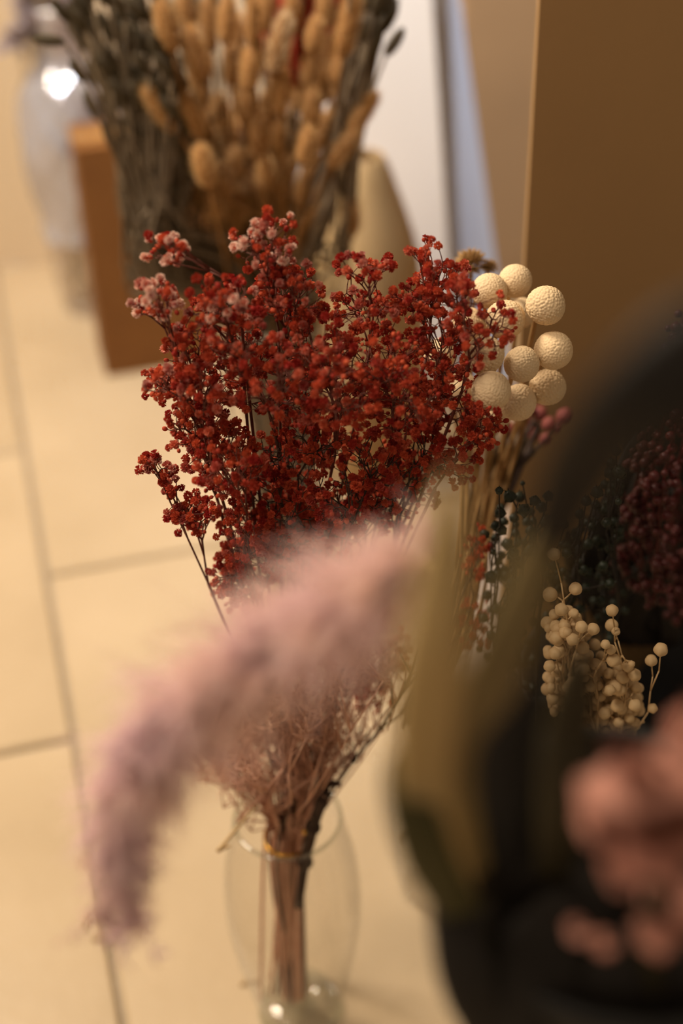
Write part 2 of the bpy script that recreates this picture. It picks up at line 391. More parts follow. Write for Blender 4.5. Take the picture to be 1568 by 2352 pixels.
q = MB(); lathe(q, [(r_ * .5 + .003 * math.cos(a), zt + .04 + .003 * math.sin(a)) for a in np.linspace(0, 2 * math.pi, 8, False)], 40, close=True); link('rim', q.mesh('rim', M['glass']), o)
for k in range(9):
    th = rng.uniform(0, 6.28); b0 = np.array([.03 * math.cos(th), .03 * math.sin(th), .03]); t0 = np.array([rng.uniform(-.05, .02), rng.uniform(-.03, .03), zt + rng.uniform(.0, .10)])
    st = thing('mauve_sprig', gj, 'mauve-grey dried sprig standing in the round glass vase', 'dried flower', 'mauve sprigs in the round glass vase')
    q = MB(); tube(q, smooth_path([b0, (b0 + t0) / 2 + rng.normal(size=3) * .008, t0]), .0022, 5); link('stem', q.mesh('stem', M['milk']), st)
    q = MB()
    for j in range(16):
        d = norm(rng.normal(size=3) + np.array([-.3, 0, .4])); tube(q, [t0, t0 + d * .02, t0 + d * .04], [.002, .007, .001], 5, flat=.3)
    link('leaves', q.mesh('leaves', M['mauve']), st)

# ================================================================== REAR BUNCH (bunny tails, canary grass)
def bunny_mesh(name, seed, hm):
    g = np.random.default_rng(seed); mb = MB()
    V, Fc = ICO[2]
    shape = lambda p: np.array([p[0] * .32, p[1] * .32, p[2]]) * (1 - .18 * p[2] * 0)
    mb.add([shape(p) * .9 for p in V], Fc, 0)
    for i in range(750):
        z = g.uniform(-.97, 1); a = g.uniform(0, 6.28); s = math.sqrt(1 - z * z)
        n = np.array([s * math.cos(a), s * math.sin(a), z]); b = shape(n) * .88
        d = norm(np.array([n[0], n[1], n[2] * .4 + .9])); L = g.uniform(.16, .34)
        sd = norm(np.cross(d, g.normal(size=3))) * .012
        mb.add([b - sd, b + sd, b + d * L], [(0, 1, 2)], 1)
    return mb.mesh(name, [M['bunnyc'], hm])
BUN = [bunny_mesh('bunny_head', s, M['bunnyh']) for s in (1, 2, 3)]
BUNP = bunny_mesh('bunny_head_pale', 4, M['bunnypale'])
YB = 1.17
neck = PY(640, 720, YB + .05); vase_base = neck.copy(); vase_base[2] = 0
heads = [  # cx, cy, length, width, lean x (tip minus base), pale, label
 (382, 65, 125, 54, -25, 0, 'golden bunny tail leaning out over the dark canary grass at the top'),
 (447, 128, 130, 52, -22, 0, 'long upright bunny tail just right of the leaning one'),
 (522, 45, 110, 44, 5, 0, 'bunny tail at the top edge, left of the thin upright one'),
 (580, 52, 115, 40, 0, 0, 'thin upright bunny tail at the top edge in the middle'),
 (640, 105, 140, 56, 28, 1, 'palest cream bunny tail near the top of the bunch'),
 (575, 158, 100, 52, 5, 0, 'short bunny tail with a bright rim below the thin one'),
 (642, 214, 108, 54, 0, 0, 'stout upright bunny tail below the palest one'),
 (372, 255, 130, 52, -85, 0, 'bunny tail sticking out lowest to the left, pointing sideways'),
 (440, 265, 120, 48, -50, 0, 'bunny tail tilted left beside the sideways one'),
 (722, 85, 85, 46, 8, 0, 'small bunny tail under the red broom'),
 (800, 60, 150, 60, 25, 0, 'large bunny tail at the right top of the bunch'),
 (712, 160, 90, 48, 8, 0, None), (715, 258, 105, 50, 3, 0, 'upright bunny tail to the right of the stout one'),
 (535, 155, 90, 46, 0, 0, None), (500, 250, 70, 46, 5, 0, None), (405, 215, 80, 42, -5, 0, None),
 (703, 338, 90, 46, 12, 0, 'small bunny tail low on the right side of the bunch'),
 (470, 385, 105, 54, -25, 0, 'curled bunny tail low on the left side of the bunch'),
 (540, 372, 70, 50, 0, 0, None), (560, 440, 75, 56, 5, 0, None), (640, 452, 70, 50, 5, 0, None),
 (832, 262, 110, 44, 70, 0, 'bunny tail pointing out to the right over the added white board'),
 (785, 345, 110, 46, 75, 0, 'bunny tail tilted right below the one pointing out'),
 (770, 385, 90, 44, 60, 0, None), (490, 470, 90, 52, -30, 0, None), (695, 430, 90, 44, 30, 0, None),
 (600, 500, 80, 52, 0, 0, None), (520, 320, 90, 48, -15, 0, None), (590, 290, 90, 46, 5, 0, None), (640, 330, 90, 46, 5, 0, None),
 (480, 60, 120, 46, -8, 0, None), (455, 210, 90, 46, -25, 0, None), (670, 30, 110, 46, 6, 0, None), (750, 190, 100, 46, 20, 0, None),
 (780, 150, 100, 46, 25, 0, None), (560, 230, 90, 46, 0, 0, None), (610, 260, 90, 46, 3, 0, None), (430, 330, 90, 44, -40, 0, None),
 (660, 400, 80, 46, 10, 0, None), (740, 300, 90, 46, 30, 0, None), (520, 420, 80, 48, -12, 0, None), (450, 440, 80, 44, -35, 0, None),
 (730, 470, 90, 44, 45, 0, None), (610, 400, 80, 46, 0, 0, None), (545, 85, 100, 44, 0, 0, None), (690, 210, 100, 46, 10, 0, None),
 *[(float(rng.uniform(400, 810)), float(rng.uniform(0, 520)), 95, 46, 0, 0, None) for _ in range(14)],
 (570, 540, 80, 48, -5, 0, None), (660, 520, 80, 46, 10, 0, None), (425, 20, 110, 46, -15, 0, None), (610, 20, 110, 46, 3, 0, None),
]
GB = 'bunny tails in the rear bunch'
_ORD = 'first second third fourth fifth sixth seventh eighth ninth tenth eleventh twelfth thirteenth fourteenth'.split()
_ROWS = ['topmost', 'upper', 'middle', 'lower', 'lowest']; HID = {}
_hid = sorted([i for i, h in enumerate(heads) if not h[6]], key=lambda i: heads[i][1]); _n = math.ceil(len(_hid) / 5)
for k in range(5):
    for j, i in enumerate(sorted(_hid[k * _n:(k + 1) * _n], key=lambda i: heads[i][0])):
        HID[i] = 'half-hidden golden bunny tail, %s from the left in the %s row' % (_ORD[j], _ROWS[k])
for i, (cx, cy, ln, wd, lx, pale, lab) in enumerate(heads):
    Y = YB + (rng.uniform(-.055, -.02) if lab else rng.uniform(.005, .085))
    if cy > 330: Y -= .03
    c = PY(cx, cy, Y); d = float(np.dot(c - _C, _F))
    half = px(ln * .5, d) * 1.12
    tipd = norm(PY(cx + lx / 2, cy - ln * .45, Y + .004) - c)
    t = thing('bunny_tail', c, lab or HID[i], 'dried grass', GB)
    s = px(wd * .5, d) / .32 * .86
    h = link('seed_head', BUNP if pale else BUN[i % 3], t, (0, 0, 0), quat(tipd), (s, s, half))
    b = -tipd * half * .95; nk = neck + rng.normal(size=3) * .02 - c; bot = vase_base + rng.normal(size=3) * np.array([.015, .015, 0]) + np.array([0, 0, .03]) - c
    q = MB(); tube(q, smooth_path([b, b * 1.8 + (nk - b) * .15 - np.array([0, 0, .01]), nk, bot], 5), .0013, 5); link('stem', q.mesh('stem', M['bunnyc']), t)

# dark canary grass
def canary_mesh():
    mb = MB(); V, Fc = ICO[2]; mb.add([np.array([p[0] * .36, p[1] * .36, p[2]]) for p in V], Fc, 0)
    for i in range(220):
        z = 1 - 2 * (i + .5) / 220; a = i * 2.39996; s = math.sqrt(1 - z * z); n = np.array([s * math.cos(a), s * math.sin(a), z])
        b = n * np.array([.34, .34, .97]); d = norm(n * np.array([1, 1, .4]) + np.array([0, 0, .8])); sd = norm(np.cross(d, n)) * .05
        mb.add([b - sd, b + sd, b + d * .16], [(0, 1, 2)], 0)
    return mb.mesh('canary_head', M['olive'])
CAN = canary_mesh()
cg = [(112, 92, -60, -8, 'dark canary grass head sticking out sideways to the far left'), (905, 98, 45, -70, 'dark green canary grass head standing apart to the right of the bunny tails'),
      (140, 25, -30, -40, None), (195, 55, -40, -45, None), (178, 165, -35, -50, None), (212, 245, -30, -55, None), (252, 315, -25, -60, None)]
for k in range(165):
    t = rng.uniform(0, 1) ** .8
    xl = 120 + 260 * (t) + 0
    cx = rng.uniform(xl, 370 + 110 * t); cy = t * 430 + rng.uniform(-140, 40)
    if cx < 120 + .55 * max(cy, 0): cx = 120 + .55 * max(cy, 0) + rng.uniform(0, 60)
    cg.append((cx, cy, -30 + rng.uniform(-15, 15), -50, None))
for k in range(40):
    cy = rng.uniform(-140, 160); cg.append((rng.uniform(820, 900) - .15 * max(cy, 0), cy, 22 + rng.uniform(-8, 8), -50, None))
for k in range(46):
    cg.append((rng.uniform(400, 820), rng.uniform(-140, 300), rng.uniform(-10, 10), -50, 'behind'))
for cx, cy, dx, dy, lab in cg:
    deep = lab == 'behind'
    if deep: lab = None
    Y = YB + (rng.uniform(-.06, -.02) if lab else rng.uniform(.10, .15) if deep else rng.uniform(-.05, .12)); c = PY(cx, cy, Y); d = float(np.dot(c - _C, _F))
    tipd = norm(PY(cx + dx, cy + dy, Y) - c); half = px(38, d) * (1 if lab else rng.uniform(.7, 1.1))
    right = cx > 700 and not deep
    t = thing('canary_seed_stalk', c, lab or ('dark canary grass stem glimpsed between and behind the bunny tails' if deep else 'dark canary grass stem in the strip right of the bunny tails' if right else 'olive-brown canary grass stem in the dense mass left of the bunny tails'), 'dried grass',
              'canary grass behind the bunny tails' if deep else 'canary grass right of the bunny tails' if right else 'canary grass left of the bunny tails')
    link('seed_head', CAN, t, (0, 0, 0), quat(tipd), half)
    side = -1 if not right else 1
    tq = PY((600 + (cx - 600) * .5 if deep else 378 if not right else 735) + rng.uniform(-80, 60), 560 + rng.uniform(-40, 120), Y)
    nk = (neck * .75 + tq * .25 + rng.normal(size=3) * .012) - c; tq = tq - c; b = -tipd * half * .9
    bot = vase_base + rng.normal(size=3) * np.array([.018, .018, 0]) + np.array([0, 0, .03]) - c
    q = MB(); tube(q, smooth_path([b, b * .4 + tq * .6, tq, nk, bot], 4), .0015, 5); link('stem', q.mesh('stem', M['olivestem']), t)

# red broom tuft at the top
o = thing('red_broom', PY(700, 60, YB + .1), 'tuft of red dyed broom behind the bunny tails at the top edge', 'dried flower')
oc = np.array(o.location); q = MB()
for k in range(160):
    e = PY(rng.uniform(600, 800), rng.uniform(-160, 95), YB + .1 + rng.uniform(-.03, .03)) - oc; b = PY(700 + rng.uniform(-40, 40), 230, YB + .08) - oc
    tube(q, smooth_path([b, (b + e) / 2 + rng.normal(size=3) * .01, e], 3), [.001, .0012, .0016, .002, .0024, .003, .003][:7], 4)
s_ = link('filaments', q.mesh('filaments', M['redbroom']), o); s_['kind'] = 'stuff'
q = MB(); tube(q, smooth_path([PY(700, 230, YB + .08) - oc, neck - oc, vase_base + np.array([0, 0, .03]) - oc], 5), .003, 6); link('stem', q.mesh('stem', M['olivestem']), o)

# rear glass cylinder
rv = thing('rear_vase', vase_base, 'tall clear glass vase holding the bunny tail bunch', 'vase')
hr = float(neck[2]) + .015
prof = smooth_prof([(.045, .0), (.05, .01), (.054, .12), (.062, hr * .7), (.075, hr)], 5)
q = MB(); lathe(q, prof + [(a - .003, b + .002) for a, b in prof[::-1]], 40); link('body', q.mesh('body', M['glass']), rv)
q = MB(); lathe(q, [(.0735 + .002 * math.cos(a), hr + .002 * math.sin(a)) for a in np.linspace(0, 2 * math.pi, 8, False)], 40, close=True); link('rim', q.mesh('rim', M['glass']), rv)

# ================================================================== MAIN GLASS VASE
Y0 = .685
vb = PF(690, 2318); vb = np.array([vb[0], vb[1], 0.0])
vrim = PY(652, 1878, vb[1])
hv = float(vrim[2])
mv = thing('glass_vase', vb, 'clear tulip-shaped glass vase on the tiles holding the red bouquet', 'vase')
prof = smooth_prof([(.029, .012), (.0335, .022), (.041, .05), (.0485, .10), (.0505, .135), (.048, .175), (.0425, hv - .02), (.0385, hv)], 6)
q = MB(); lathe(q, prof + [(a - .0022, b + (.003 if i > 35 else 0)) for i, (a, b) in enumerate(prof[::-1])], 64); bw_ = link('bowl', q.mesh('bowl', M['glass']), mv)
q = MB(); lathe(q, [(.0374 + .0016 * math.cos(a), hv + .0016 * math.sin(a)) for a in np.linspace(0, 2 * math.pi, 10, False)], 64, close=True); link('rim', q.mesh('rim', M['glassthick']), bw_)
q = MB(); lathe(q, smooth_prof([(.0, .0), (.030, .0), (.0325, .004), (.030, .011), (.027, .016), (.015, .019), (.0, .02)], 4), 64); link('foot', q.mesh('foot', M['glassthick']), mv)

# ================================================================== RED GYPSOPHILA
def gyp_flower(seed):
    g = np.random.default_rng(seed); mb = MB()
    V, Fc = ICO[1]; mb.add([np.array([p[0] * .42, p[1] * .42, p[2] * .5 - .42]) for p in V], Fc, 0, [0.0] * len(V))
    n = 30
    for i in range(n):
        z = 1 - (i + .5) / n * 1.35; a = i * 2.39996 + g.uniform(-.3, .3); s = math.sqrt(max(0, 1 - z * z)); d = np.array([s * math.cos(a), s * math.sin(a), z])
        u_ = norm(np.cross(d, g.normal(size=3))); w_ = np.cross(d, u_); R = g.uniform(.8, 1.12); W = g.uniform(.24, .36)
        b = d * .22; l = d * R * .8 + u_ * W + w_ * g.uniform(-.12, .12); r = d * R * .8 - u_ * W + w_ * g.uniform(-.12, .12)
        t1 = d * R + u_ * W * .55 + w_ * g.uniform(-.1, .1); t2 = d * R - u_ * W * .55 + w_ * g.uniform(-.1, .1); tc = d * R * .88
        mb.add([b, l, t1, tc, t2, r], [(0, 1, 2, 3), (0, 3, 4, 5)], 0, [.1, .75, 1, .9, 1, .75])
    return mb.mesh('gyp_flower', M['petal'], False, True)
GF = [gyp_flower(s) for s in range(5)]
mb_ = MB(); V, Fc = ICO[2]
mb_.add([np.array([p[0] * .5, p[1] * .5, p[2] * .62]) * (1 + .05 * math.cos(5 * math.atan2(p[1], p[0]))) for p in V], Fc, 0, [0.1 + .25 * max(0, p[2]) for p in V])
GBUD = mb_.mesh('gyp_bud', M['petal'], True, True)
tie = PY(662, 1922, vb[1]); vbot = vb + np.array([-.006, 0, .026])
def tips_in(cx, cy, rx, ry, Y, ys, n):
    e = inell(n); return [PY(cx + a * rx, cy + b * ry, Y + c * ys) for a, b, c in e]
# label, node px (x, y, Y), clusters (cx, cy, rx, ry, Y, Yspread, n, bleached)
SPRAYS = [
 ('small pale-tipped red gypsophila spray jutting up at the upper left', (545, 655, .66), [(378, 568, 48, 38, .655, .02, 20, .75)], 'redstem'),
 ('tallest red gypsophila spray with white-tipped flowers below the bunny tails', (640, 760, .68), [(628, 545, 48, 55, .67, .02, 26, .75), (560, 560, 48, 25, .67, .02, 10, .8), (610, 605, 60, 40, .67, .02, 24, .3)], 'redstem'),
 ('pale-tipped red gypsophila spray at the left edge against the box', (415, 840, .655), [(358, 688, 52, 45, .65, .02, 42, .7)], 'redstem'),
 ('red gypsophila spray with frosted flowers at upper left of centre', (560, 880, .66), [(505, 690, 75, 60, .65, .03, 62, .45), (440, 760, 40, 30, .65, .02, 10, .3)], 'redstem'),
 ('dense red gypsophila spray under the tallest one', (660, 860, .69), [(655, 680, 85, 70, .68, .03, 80, .18)], 'redstem'),
 ('loose red gypsophila spray on thin twigs in front of the pale wall', (850, 800, .69), [(830, 612, 58, 34, .68, .02, 16, .2), (880, 610, 25, 25, .68, .02, 6, .1), (830, 715, 80, 45, .68, .03, 36, .12)], 'redstem'),
 ('red gypsophila spray topping the right shoulder beside the cream balls', (985, 800, .70), [(975, 575, 40, 22, .69, .02, 11, .1), (1010, 640, 65, 48, .69, .03, 40, .08), (950, 690, 60, 40, .68, .02, 36, .1)], 'redstem'),
 ('red gypsophila spray spilling over the cream billy buttons', (1060, 900, .66), [(1150, 735, 32, 60, .65, .02, 14, .1), (1110, 800, 50, 45, .64, .02, 12, .1), (1060, 700, 50, 60, .66, .03, 34, .08)], 'redstem'),
 ('wide red gypsophila spray on the left below the edge spray', (470, 1010, .65), [(390, 880, 60, 42, .645, .025, 48, .22), (470, 900, 80, 62, .65, .03, 75, .15)], 'redstem'),
 ('red gypsophila spray in the heart of the bouquet, left half', (640, 1040, .66), [(560, 800, 90, 65, .65, .04, 62, .18), (640, 880, 100, 85, .65, .045, 92, .1)], 'redstem'),
 ('red gypsophila spray in the heart of the bouquet, middle', (770, 1040, .66), [(740, 800, 90, 80, .66, .04, 80, .1), (780, 900, 95, 85, .64, .045, 92, .07)], 'redstem'),
 ('red gypsophila spray in the heart of the bouquet, right half', (890, 1080, .67), [(880, 830, 90, 90, .66, .04, 86, .06), (930, 930, 90, 80, .65, .04, 84, .05)], 'redstem'),
 ('red gypsophila spray on the right flank left of the cream balls', (980, 1080, .68), [(1010, 800, 70, 90, .68, .03, 70, .05), (1040, 930, 60, 80, .67, .03, 52, .05)], 'redstem'),
 ('bright red gypsophila spray poking out below the cream balls', (1000, 1120, .65), [(1110, 965, 45, 40, .65, .02, 26, .05), (1110, 1012, 42, 20, .64, .015, 12, .05), (1040, 1060, 60, 50, .65, .02, 26, .04)], 'redstem'),
 ('lowest left red gypsophila spray on a long bare stem over the tiles', (478, 1340, .65), [(343, 1062, 22, 26, .645, .012, 12, .25), (392, 1108, 26, 34, .645, .012, 14, .2), (440, 1180, 60, 40, .645, .02, 40, .1)], 'redstem'),
 ('red gypsophila spray at lower left with an out-of-focus clump in front', (560, 1260, .63), [(530, 1085, 90, 60, .635, .04, 84, .08), (500, 1010, 80, 40, .65, .03, 46, .08)], 'redstem'),
 ('short red gypsophila spray just above the plume on the left', (560, 1400, .65), [(560, 1215, 60, 60, .65, .03, 48, .06), (520, 1320, 45, 45, .65, .02, 30, .1)], 'redstem'),
 ('deep red gypsophila spray on a forked dark stem at centre', (690, 1180, .67), [(650, 1060, 90, 60, .67, .04, 60, .04), (740, 1010, 80, 60, .68, .04, 50, .04)], 'darkstem'),
 ('deep red gypsophila spray above the plume at centre right', (780, 1290, .66), [(790, 1150, 75, 70, .65, .03, 62, .04), (860, 1060, 90, 60, .66, .04, 60, .04)], 'darkstem'),
 ('deep red gypsophila spray above the tip of the plume', (900, 1290, .67), [(910, 1130, 85, 60, .66, .03, 54, .03), (970, 1040, 70, 60, .67, .03, 40, .04)], 'darkstem'),
 ('deep red gypsophila spray half buried behind the top of the plume', (680, 1400, .68), [(680, 1190, 90, 60, .67, .04, 70, .03), (640, 1130, 90, 50, .68, .04, 50, .04)], 'darkstem'),
 ('deep red gypsophila spray over the middle of the plume', (820, 1400, .69), [(850, 1170, 100, 60, .68, .04, 70, .03), (740, 1240, 80, 40, .68, .03, 40, .03)], 'darkstem'),
 ('red gypsophila spray filling in above the lowest left one', (500, 1150, .66), [(450, 990, 70, 60, .66, .03, 50, .1), (440, 800, 60, 50, .665, .03, 40, .2)], 'redstem'),
 ('red gypsophila spray low on the left, dipping behind the plume', (590, 1480, .655), [(590, 1280, 75, 55, .655, .03, 60, .06), (545, 1350, 50, 45, .655, .02, 34, .08), (660, 1240, 70, 50, .66, .03, 50, .05)], 'redstem'),
 ('dull red gypsophila spray hanging beside the olive stalk', (1010, 1500, .70), [(1085, 1265, 34, 60, .70, .02, 22, .0), (1090, 1440, 36, 70, .70, .02, 24, .0)], 'darkstem'),
 ('dark red gypsophila spray showing below the plume on the right', (800, 1750, .70), [(910, 1500, 42, 48, .70, .02, 24, .0), (860, 1590, 45, 50, .70, .02, 24, .0), (680, 1290, 80, 50, .69, .03, 30, .05)], 'darkstem'),
]
GG = 'sprays of the red gypsophila bouquet'
for lab, nd, cl, stem in SPRAYS:
    node = PY(*nd); org = tie
    T, Wt = [], []
    for (cx, cy, rx, ry, Y, ys, n, wh) in cl:
        n = int(n * 1.6); T += tips_in(cx, cy, rx * 1.16, ry * 1.18, Y, ys * 1.4, n); Wt += [wh] * n
    t = thing('gypsophila_spray', org, lab, 'dried flower', GG)
    segs, dirs, r = fan(node, T, .00028, 1.13)
    mb = MB(); add_segs(mb, segs, org, 4)
    r = min(max(r, .0009), .0016); j = rng.normal(size=3) * np.array([.006, .006, .004]); b2 = vbot + rng.normal(size=3) * np.array([.007, .007, 0])
    tp = tie + j; mid = tp + (node - tp) * .5 + rng.normal(size=3) * .006
    tube(mb, smooth_path([node, mid, tp, b2], 6), np.linspace(r, r * 1.5, 19), 6, org=org)
    link('stem', mb.mesh('stem', M[stem]), t)
    for p, d, wh in zip(T, dirs, Wt):
        if rng.random() < .68:
            dd = norm(d + np.array([0, -.25, .35]) * .8 + rng.normal(size=3) * .35)
            o = link('flower', GF[int(rng.integers(5))], t, p - org + d * .0008, quat(dd), float(rng.uniform(.0022, .0032)))
            o.color = (float(np.clip(wh * rng.uniform(.5, 2.0) if rng.random() < .25 + wh * .6 else 0, 0, 1)), 0, 0, 1)
        else:
            o = link('bud', GBUD, t, p - org, quat(d), float(rng.uniform(.0017, .0029))); o.color = (0, 0, 0, 1)

# pink-tan mist sprigs under the plume
PM = [(520, 1690, 60, 60), (560, 1600, 80, 60), (650, 1570, 90, 60), (620, 1700, 80, 70), (720, 1620, 80, 80), (800, 1540, 80, 60), (860, 1500, 80, 50), (700, 1730, 60, 60), (480, 1740, 60, 60), (770, 1660, 60, 60), (600, 1500, 100, 60), (740, 1480, 120, 60), (560, 1770, 60, 50), (670, 1790, 60, 45), (760, 1730, 50, 55), (650, 1640, 110, 70)]
for i, (cx, cy, rx, ry) in enumerate(PM):
    org = tie
    t = thing('pink_mist_sprig', org, 'fine pinkish-tan branching mist sprig bundled under the plume', 'dried flower', 'pink mist sprigs in the glass vase')
    T = tips_in(cx, cy, rx * 1.15, ry * 1.15, vb[1] - .015 + rng.uniform(-.03, .02), .035, 190)
    node = tie + (PY(cx, cy + 40, vb[1]) - tie) * .13 + rng.normal(size=3) * .005
    segs, dirs, r = fan(node, T, .00027, 1.16, (.3, .5), .10)
    mb = MB(); add_segs(mb, segs, org, 3)
    tube(mb, smooth_path([node, tie + rng.normal(size=3) * np.array([.008, .008, .004]), vbot + rng.normal(size=3) * np.array([.009, .009, 0]) + np.array([-.004, 0, 0])], 6), .0013, 5, org=org)
    link('stem', mb.mesh('stem', M['pinkstem']), t)
    mb = MB()
    for k in range(90):          # curly threads
        a = T[int(rng.integers(len(T)))]; d = norm(rng.normal(size=3)); e = norm(rng.normal(size=3)); Lh = rng.uniform(.008, .02)
        tube(mb, smooth_path([a, a + d * Lh * .5 + e * Lh * .2, a + d * Lh * .7 - e * Lh * .25, a + d * Lh], 3), .00016, 3, org=org)
    s_ = link('threads', mb.mesh('threads', M['pinkstem']), t); s_['kind'] = 'stuff'
# extra bundle stems in the vase neck
for i in range(16):
    a = rng.uniform(0, 6.28); rr = rng.uniform(.004, .015)
    p1 = tie + np.array([rr * 2.6 * math.cos(a), rr * 1.6 * math.sin(a), .055]); p2 = tie + np.array([rr * math.cos(a), rr * math.sin(a), -.01]) * np.array([.9, .9, 1]); p3 = vbot + np.array([rr * math.cos(a) * .9 , rr * math.sin(a) * .9, rng.uniform(0, .02)])
    q = MB(); tube(q, smooth_path([p1, p2, p3], 5), rng.uniform(.0016, .0026), 6, org=tie)
    t = thing('pink_stalk', tie, 'thick pinkish-tan stalk in the tied bundle inside the glass vase', 'stalk', 'stalks tied in the glass vase'); link('stem', q.mesh('stem', M['pinkstem']), t)
# gold wire
q = MB(); ax = norm(PY(662, 1800, vb[1]) - vbot); uu, vv = perp(ax); ring = []
for k in range(90):
    a = k / 90 * 4 * math.pi; ring.append(tie + uu * .0175 * math.cos(a) + vv * .0175 * math.sin(a) + ax * (k / 90 - .5) * .004)
tube(q, ring, .0006, 6, org=tie); o = thing('gold_tie', tie, 'thin gold wire tied round the bundle above the vase rim', 'wire'); wr_ = link('wire', q.mesh('wire', M['gold']), o)
kn = PY(702, 1910, vb[1] - .018); q = MB(); V, Fc = ICO[2]; q.add([p * .0026 + kn - tie for p in V], Fc); tube(q, [kn, kn + np.array([.006, -.002, .004])], .0006, 5, org=tie); link('knot', q.mesh('knot', M['gold']), wr_)
# dark twig at the right of the bundle
def twig(label, pts, radii, matn, side=(), name='dark_twig'):
    pts = [np.asarray(p) for p in pts]; org = pts[0]; t = thing(name, org, label, 'twig'); q = MB()
    tube(q, smooth_path(pts, 6), np.linspace(radii[0], radii[1], (len(pts) - 1) * 6 + 1), 6, org=org)
    V, Fc = ICO[1]
    for p in pts[1:-1]: q.add([v_ * radii[0] * 1.7 + p - org for v_ in V], Fc)
    stm = link('stem', q.mesh('stem', M[matn]), t)
    for a, b in side:
        q = MB(); a = np.asarray(a); b = np.asarray(b); tube(q, smooth_path([a, (a + b) / 2 + rng.normal(size=3) * .002, b], 4), np.linspace(radii[1], radii[1] * .5, 9), 5, org=org); link('twiglet', q.mesh('twiglet', M[matn]), stm)
    return t
Yt = vb[1] - .01
tw = lambda x, y: PY(x, y, Yt)
twig('long bare dark twig with knots slanting up right of the bundle', [tw(715, 1950), tw(745, 1850), tw(812, 1746), tw(875, 1672), tw(938, 1570), tw(965, 1490)], (.0014, .0008), 'darkstem',
     [(tw(812, 1746), tw(800, 1690)), (tw(875, 1672), tw(950, 1600)), (tw(905, 1620), tw(900, 1560)), (tw(938, 1570), tw(975, 1540)), (tw(938, 1570), tw(920, 1500))])
tw2 = lambda x, y: PY(x, y, Yt - .012)
twig('short black leafy twig at the right side of the gold tie', [tw2(685, 2080), tw2(700, 1980), tw2(718, 1900), tw2(742, 1830)], (.0035, .0042), 'darkstem', [(tw2(742, 1830), tw2(780, 1800)), (tw2(718, 1900), tw2(735, 1850))])
twig('pale cut stem poking out to the left above the vase rim', [PY(590, 1850, vb[1] - .03), PY(548, 1898, vb[1] - .035), PY(500, 1955, vb[1] - .04)], (.0008, .0016), 'palestem', [(PY(500, 1955, vb[1] - .04), PY(525, 1945, vb[1] - .04))], 'cut_stem')

# ================================================================== CREAM BILLY BUTTONS
def billy_mesh(seed, nfl=480, depth=.035):
    V, Fc = icosphere(5); n = np.arange(nfl); z = 1 - 2 * (n + .5) / nfl; a = n * 2.399963; s = np.sqrt(1 - z * z)
    g = np.random.default_rng(seed); Q = np.stack([s * np.cos(a), s * np.sin(a), z], 1) + g.normal(size=(nfl, 3)) * .035
    Q /= np.linalg.norm(Q, axis=1)[:, None]
    best = np.max(V @ Q.T, axis=1); dist = np.arccos(np.clip(best, -1, 1)) / (2.0 / math.sqrt(nfl))
    r = 1 - depth * np.clip(dist, 0, 1) ** 2
    low = 1 + .025 * np.sin(3 * V[:, 0] + seed) * np.cos(2 * V[:, 1] - seed)
    mb = MB(); mb.add((V * (r * low)[:, None]).tolist(), Fc); return mb.mesh('billy_head', M['billy'])
BM = [billy_mesh(1), billy_mesh(2, 380, .06), billy_mesh(3, 620, .028)]
BL = [ # cx, cy, r, Y, mesh, sx, label
 (1253, 702, 46, .70, 0, 1, 'cream billy button furthest out to the upper right, with a tiny dark dot on top'),
 (1270, 805, 45, .69, 2, 1, 'cream billy button at the right edge of the cluster, middle height'),
 (1257, 889, 43, .70, 1, 1, 'cream billy button at the lower right of the cluster, coarse and glossy'),
 (1198, 836, 42, .68, 0, 1, 'cream billy button in the middle, between the right edge one and the pitted one'),
 (1112, 816, 46, .675, 1, 1, 'pitted cream billy button with red flowers hanging in front of it'),
 (1128, 898, 46, .65, 2, 1, 'pale cream billy button nearest below the pitted one'),
 (1190, 925, 42, .69, 0, 1.12, 'smooth elongated cream billy button lowest in the cluster'),
 (1183, 645, 39, .74, 2, 1, 'cream billy button at the very top of the cluster'),
 (1124, 668, 41, .73, 2, 1, 'cream billy button at the top left of the cluster'),
 (1160, 734, 46, .70, 0, 1, 'cream billy button left of the upper right one, red buds before it'),
 (1200, 718, 34, .76, 0, 1, 'cream billy button half hidden behind the two upper ones'),
 (1058, 892, 40, .74, 2, 1, 'cream billy button mostly hidden behind the red flowers at the lower left'),
 (1078, 748, 42, .73, 2, 1, 'cream billy button mostly hidden behind red flowers at mid left'),
 (1010, 815, 38, .75, 2, 1, 'cream billy button deepest inside the red flowers'),
 (1140, 950, 36, .73, 2, 1, 'cream billy button hidden low behind the pale one'),
]
sheaf = PY(1050, 1420, .76); sfoot = PY(990, 1600, .80)
for cx, cy, r, Y, mi, sx, lab in BL:
    c = PY(cx, cy, Y); d = float(np.dot(c - _C, _F)); R_ = px(r, d)
    t = thing('billy_button', c, lab, 'dried flower', 'cream billy buttons')
    link('head', BM[mi], t, (0, 0, 0), quat(norm(np.array([rng.uniform(-.3, .5), -.5, 1]))), (R_, R_, R_ * sx))
    q = MB(); k1 = PY(1120 + (cx - 1160) * .4, 1080, .80) + rng.normal(size=3) * .004 - c
    tube(q, smooth_path([(0, R_ * .7, -R_ * .5), np.array([0, R_ * 2.2, -R_ * 1.2]) + k1 * .1, k1, sheaf - c + rng.normal(size=3) * .006, sfoot - c + rng.normal(size=3) * .006], 5), .0016, 6); link('stem', q.mesh('stem', M['straw']), t)
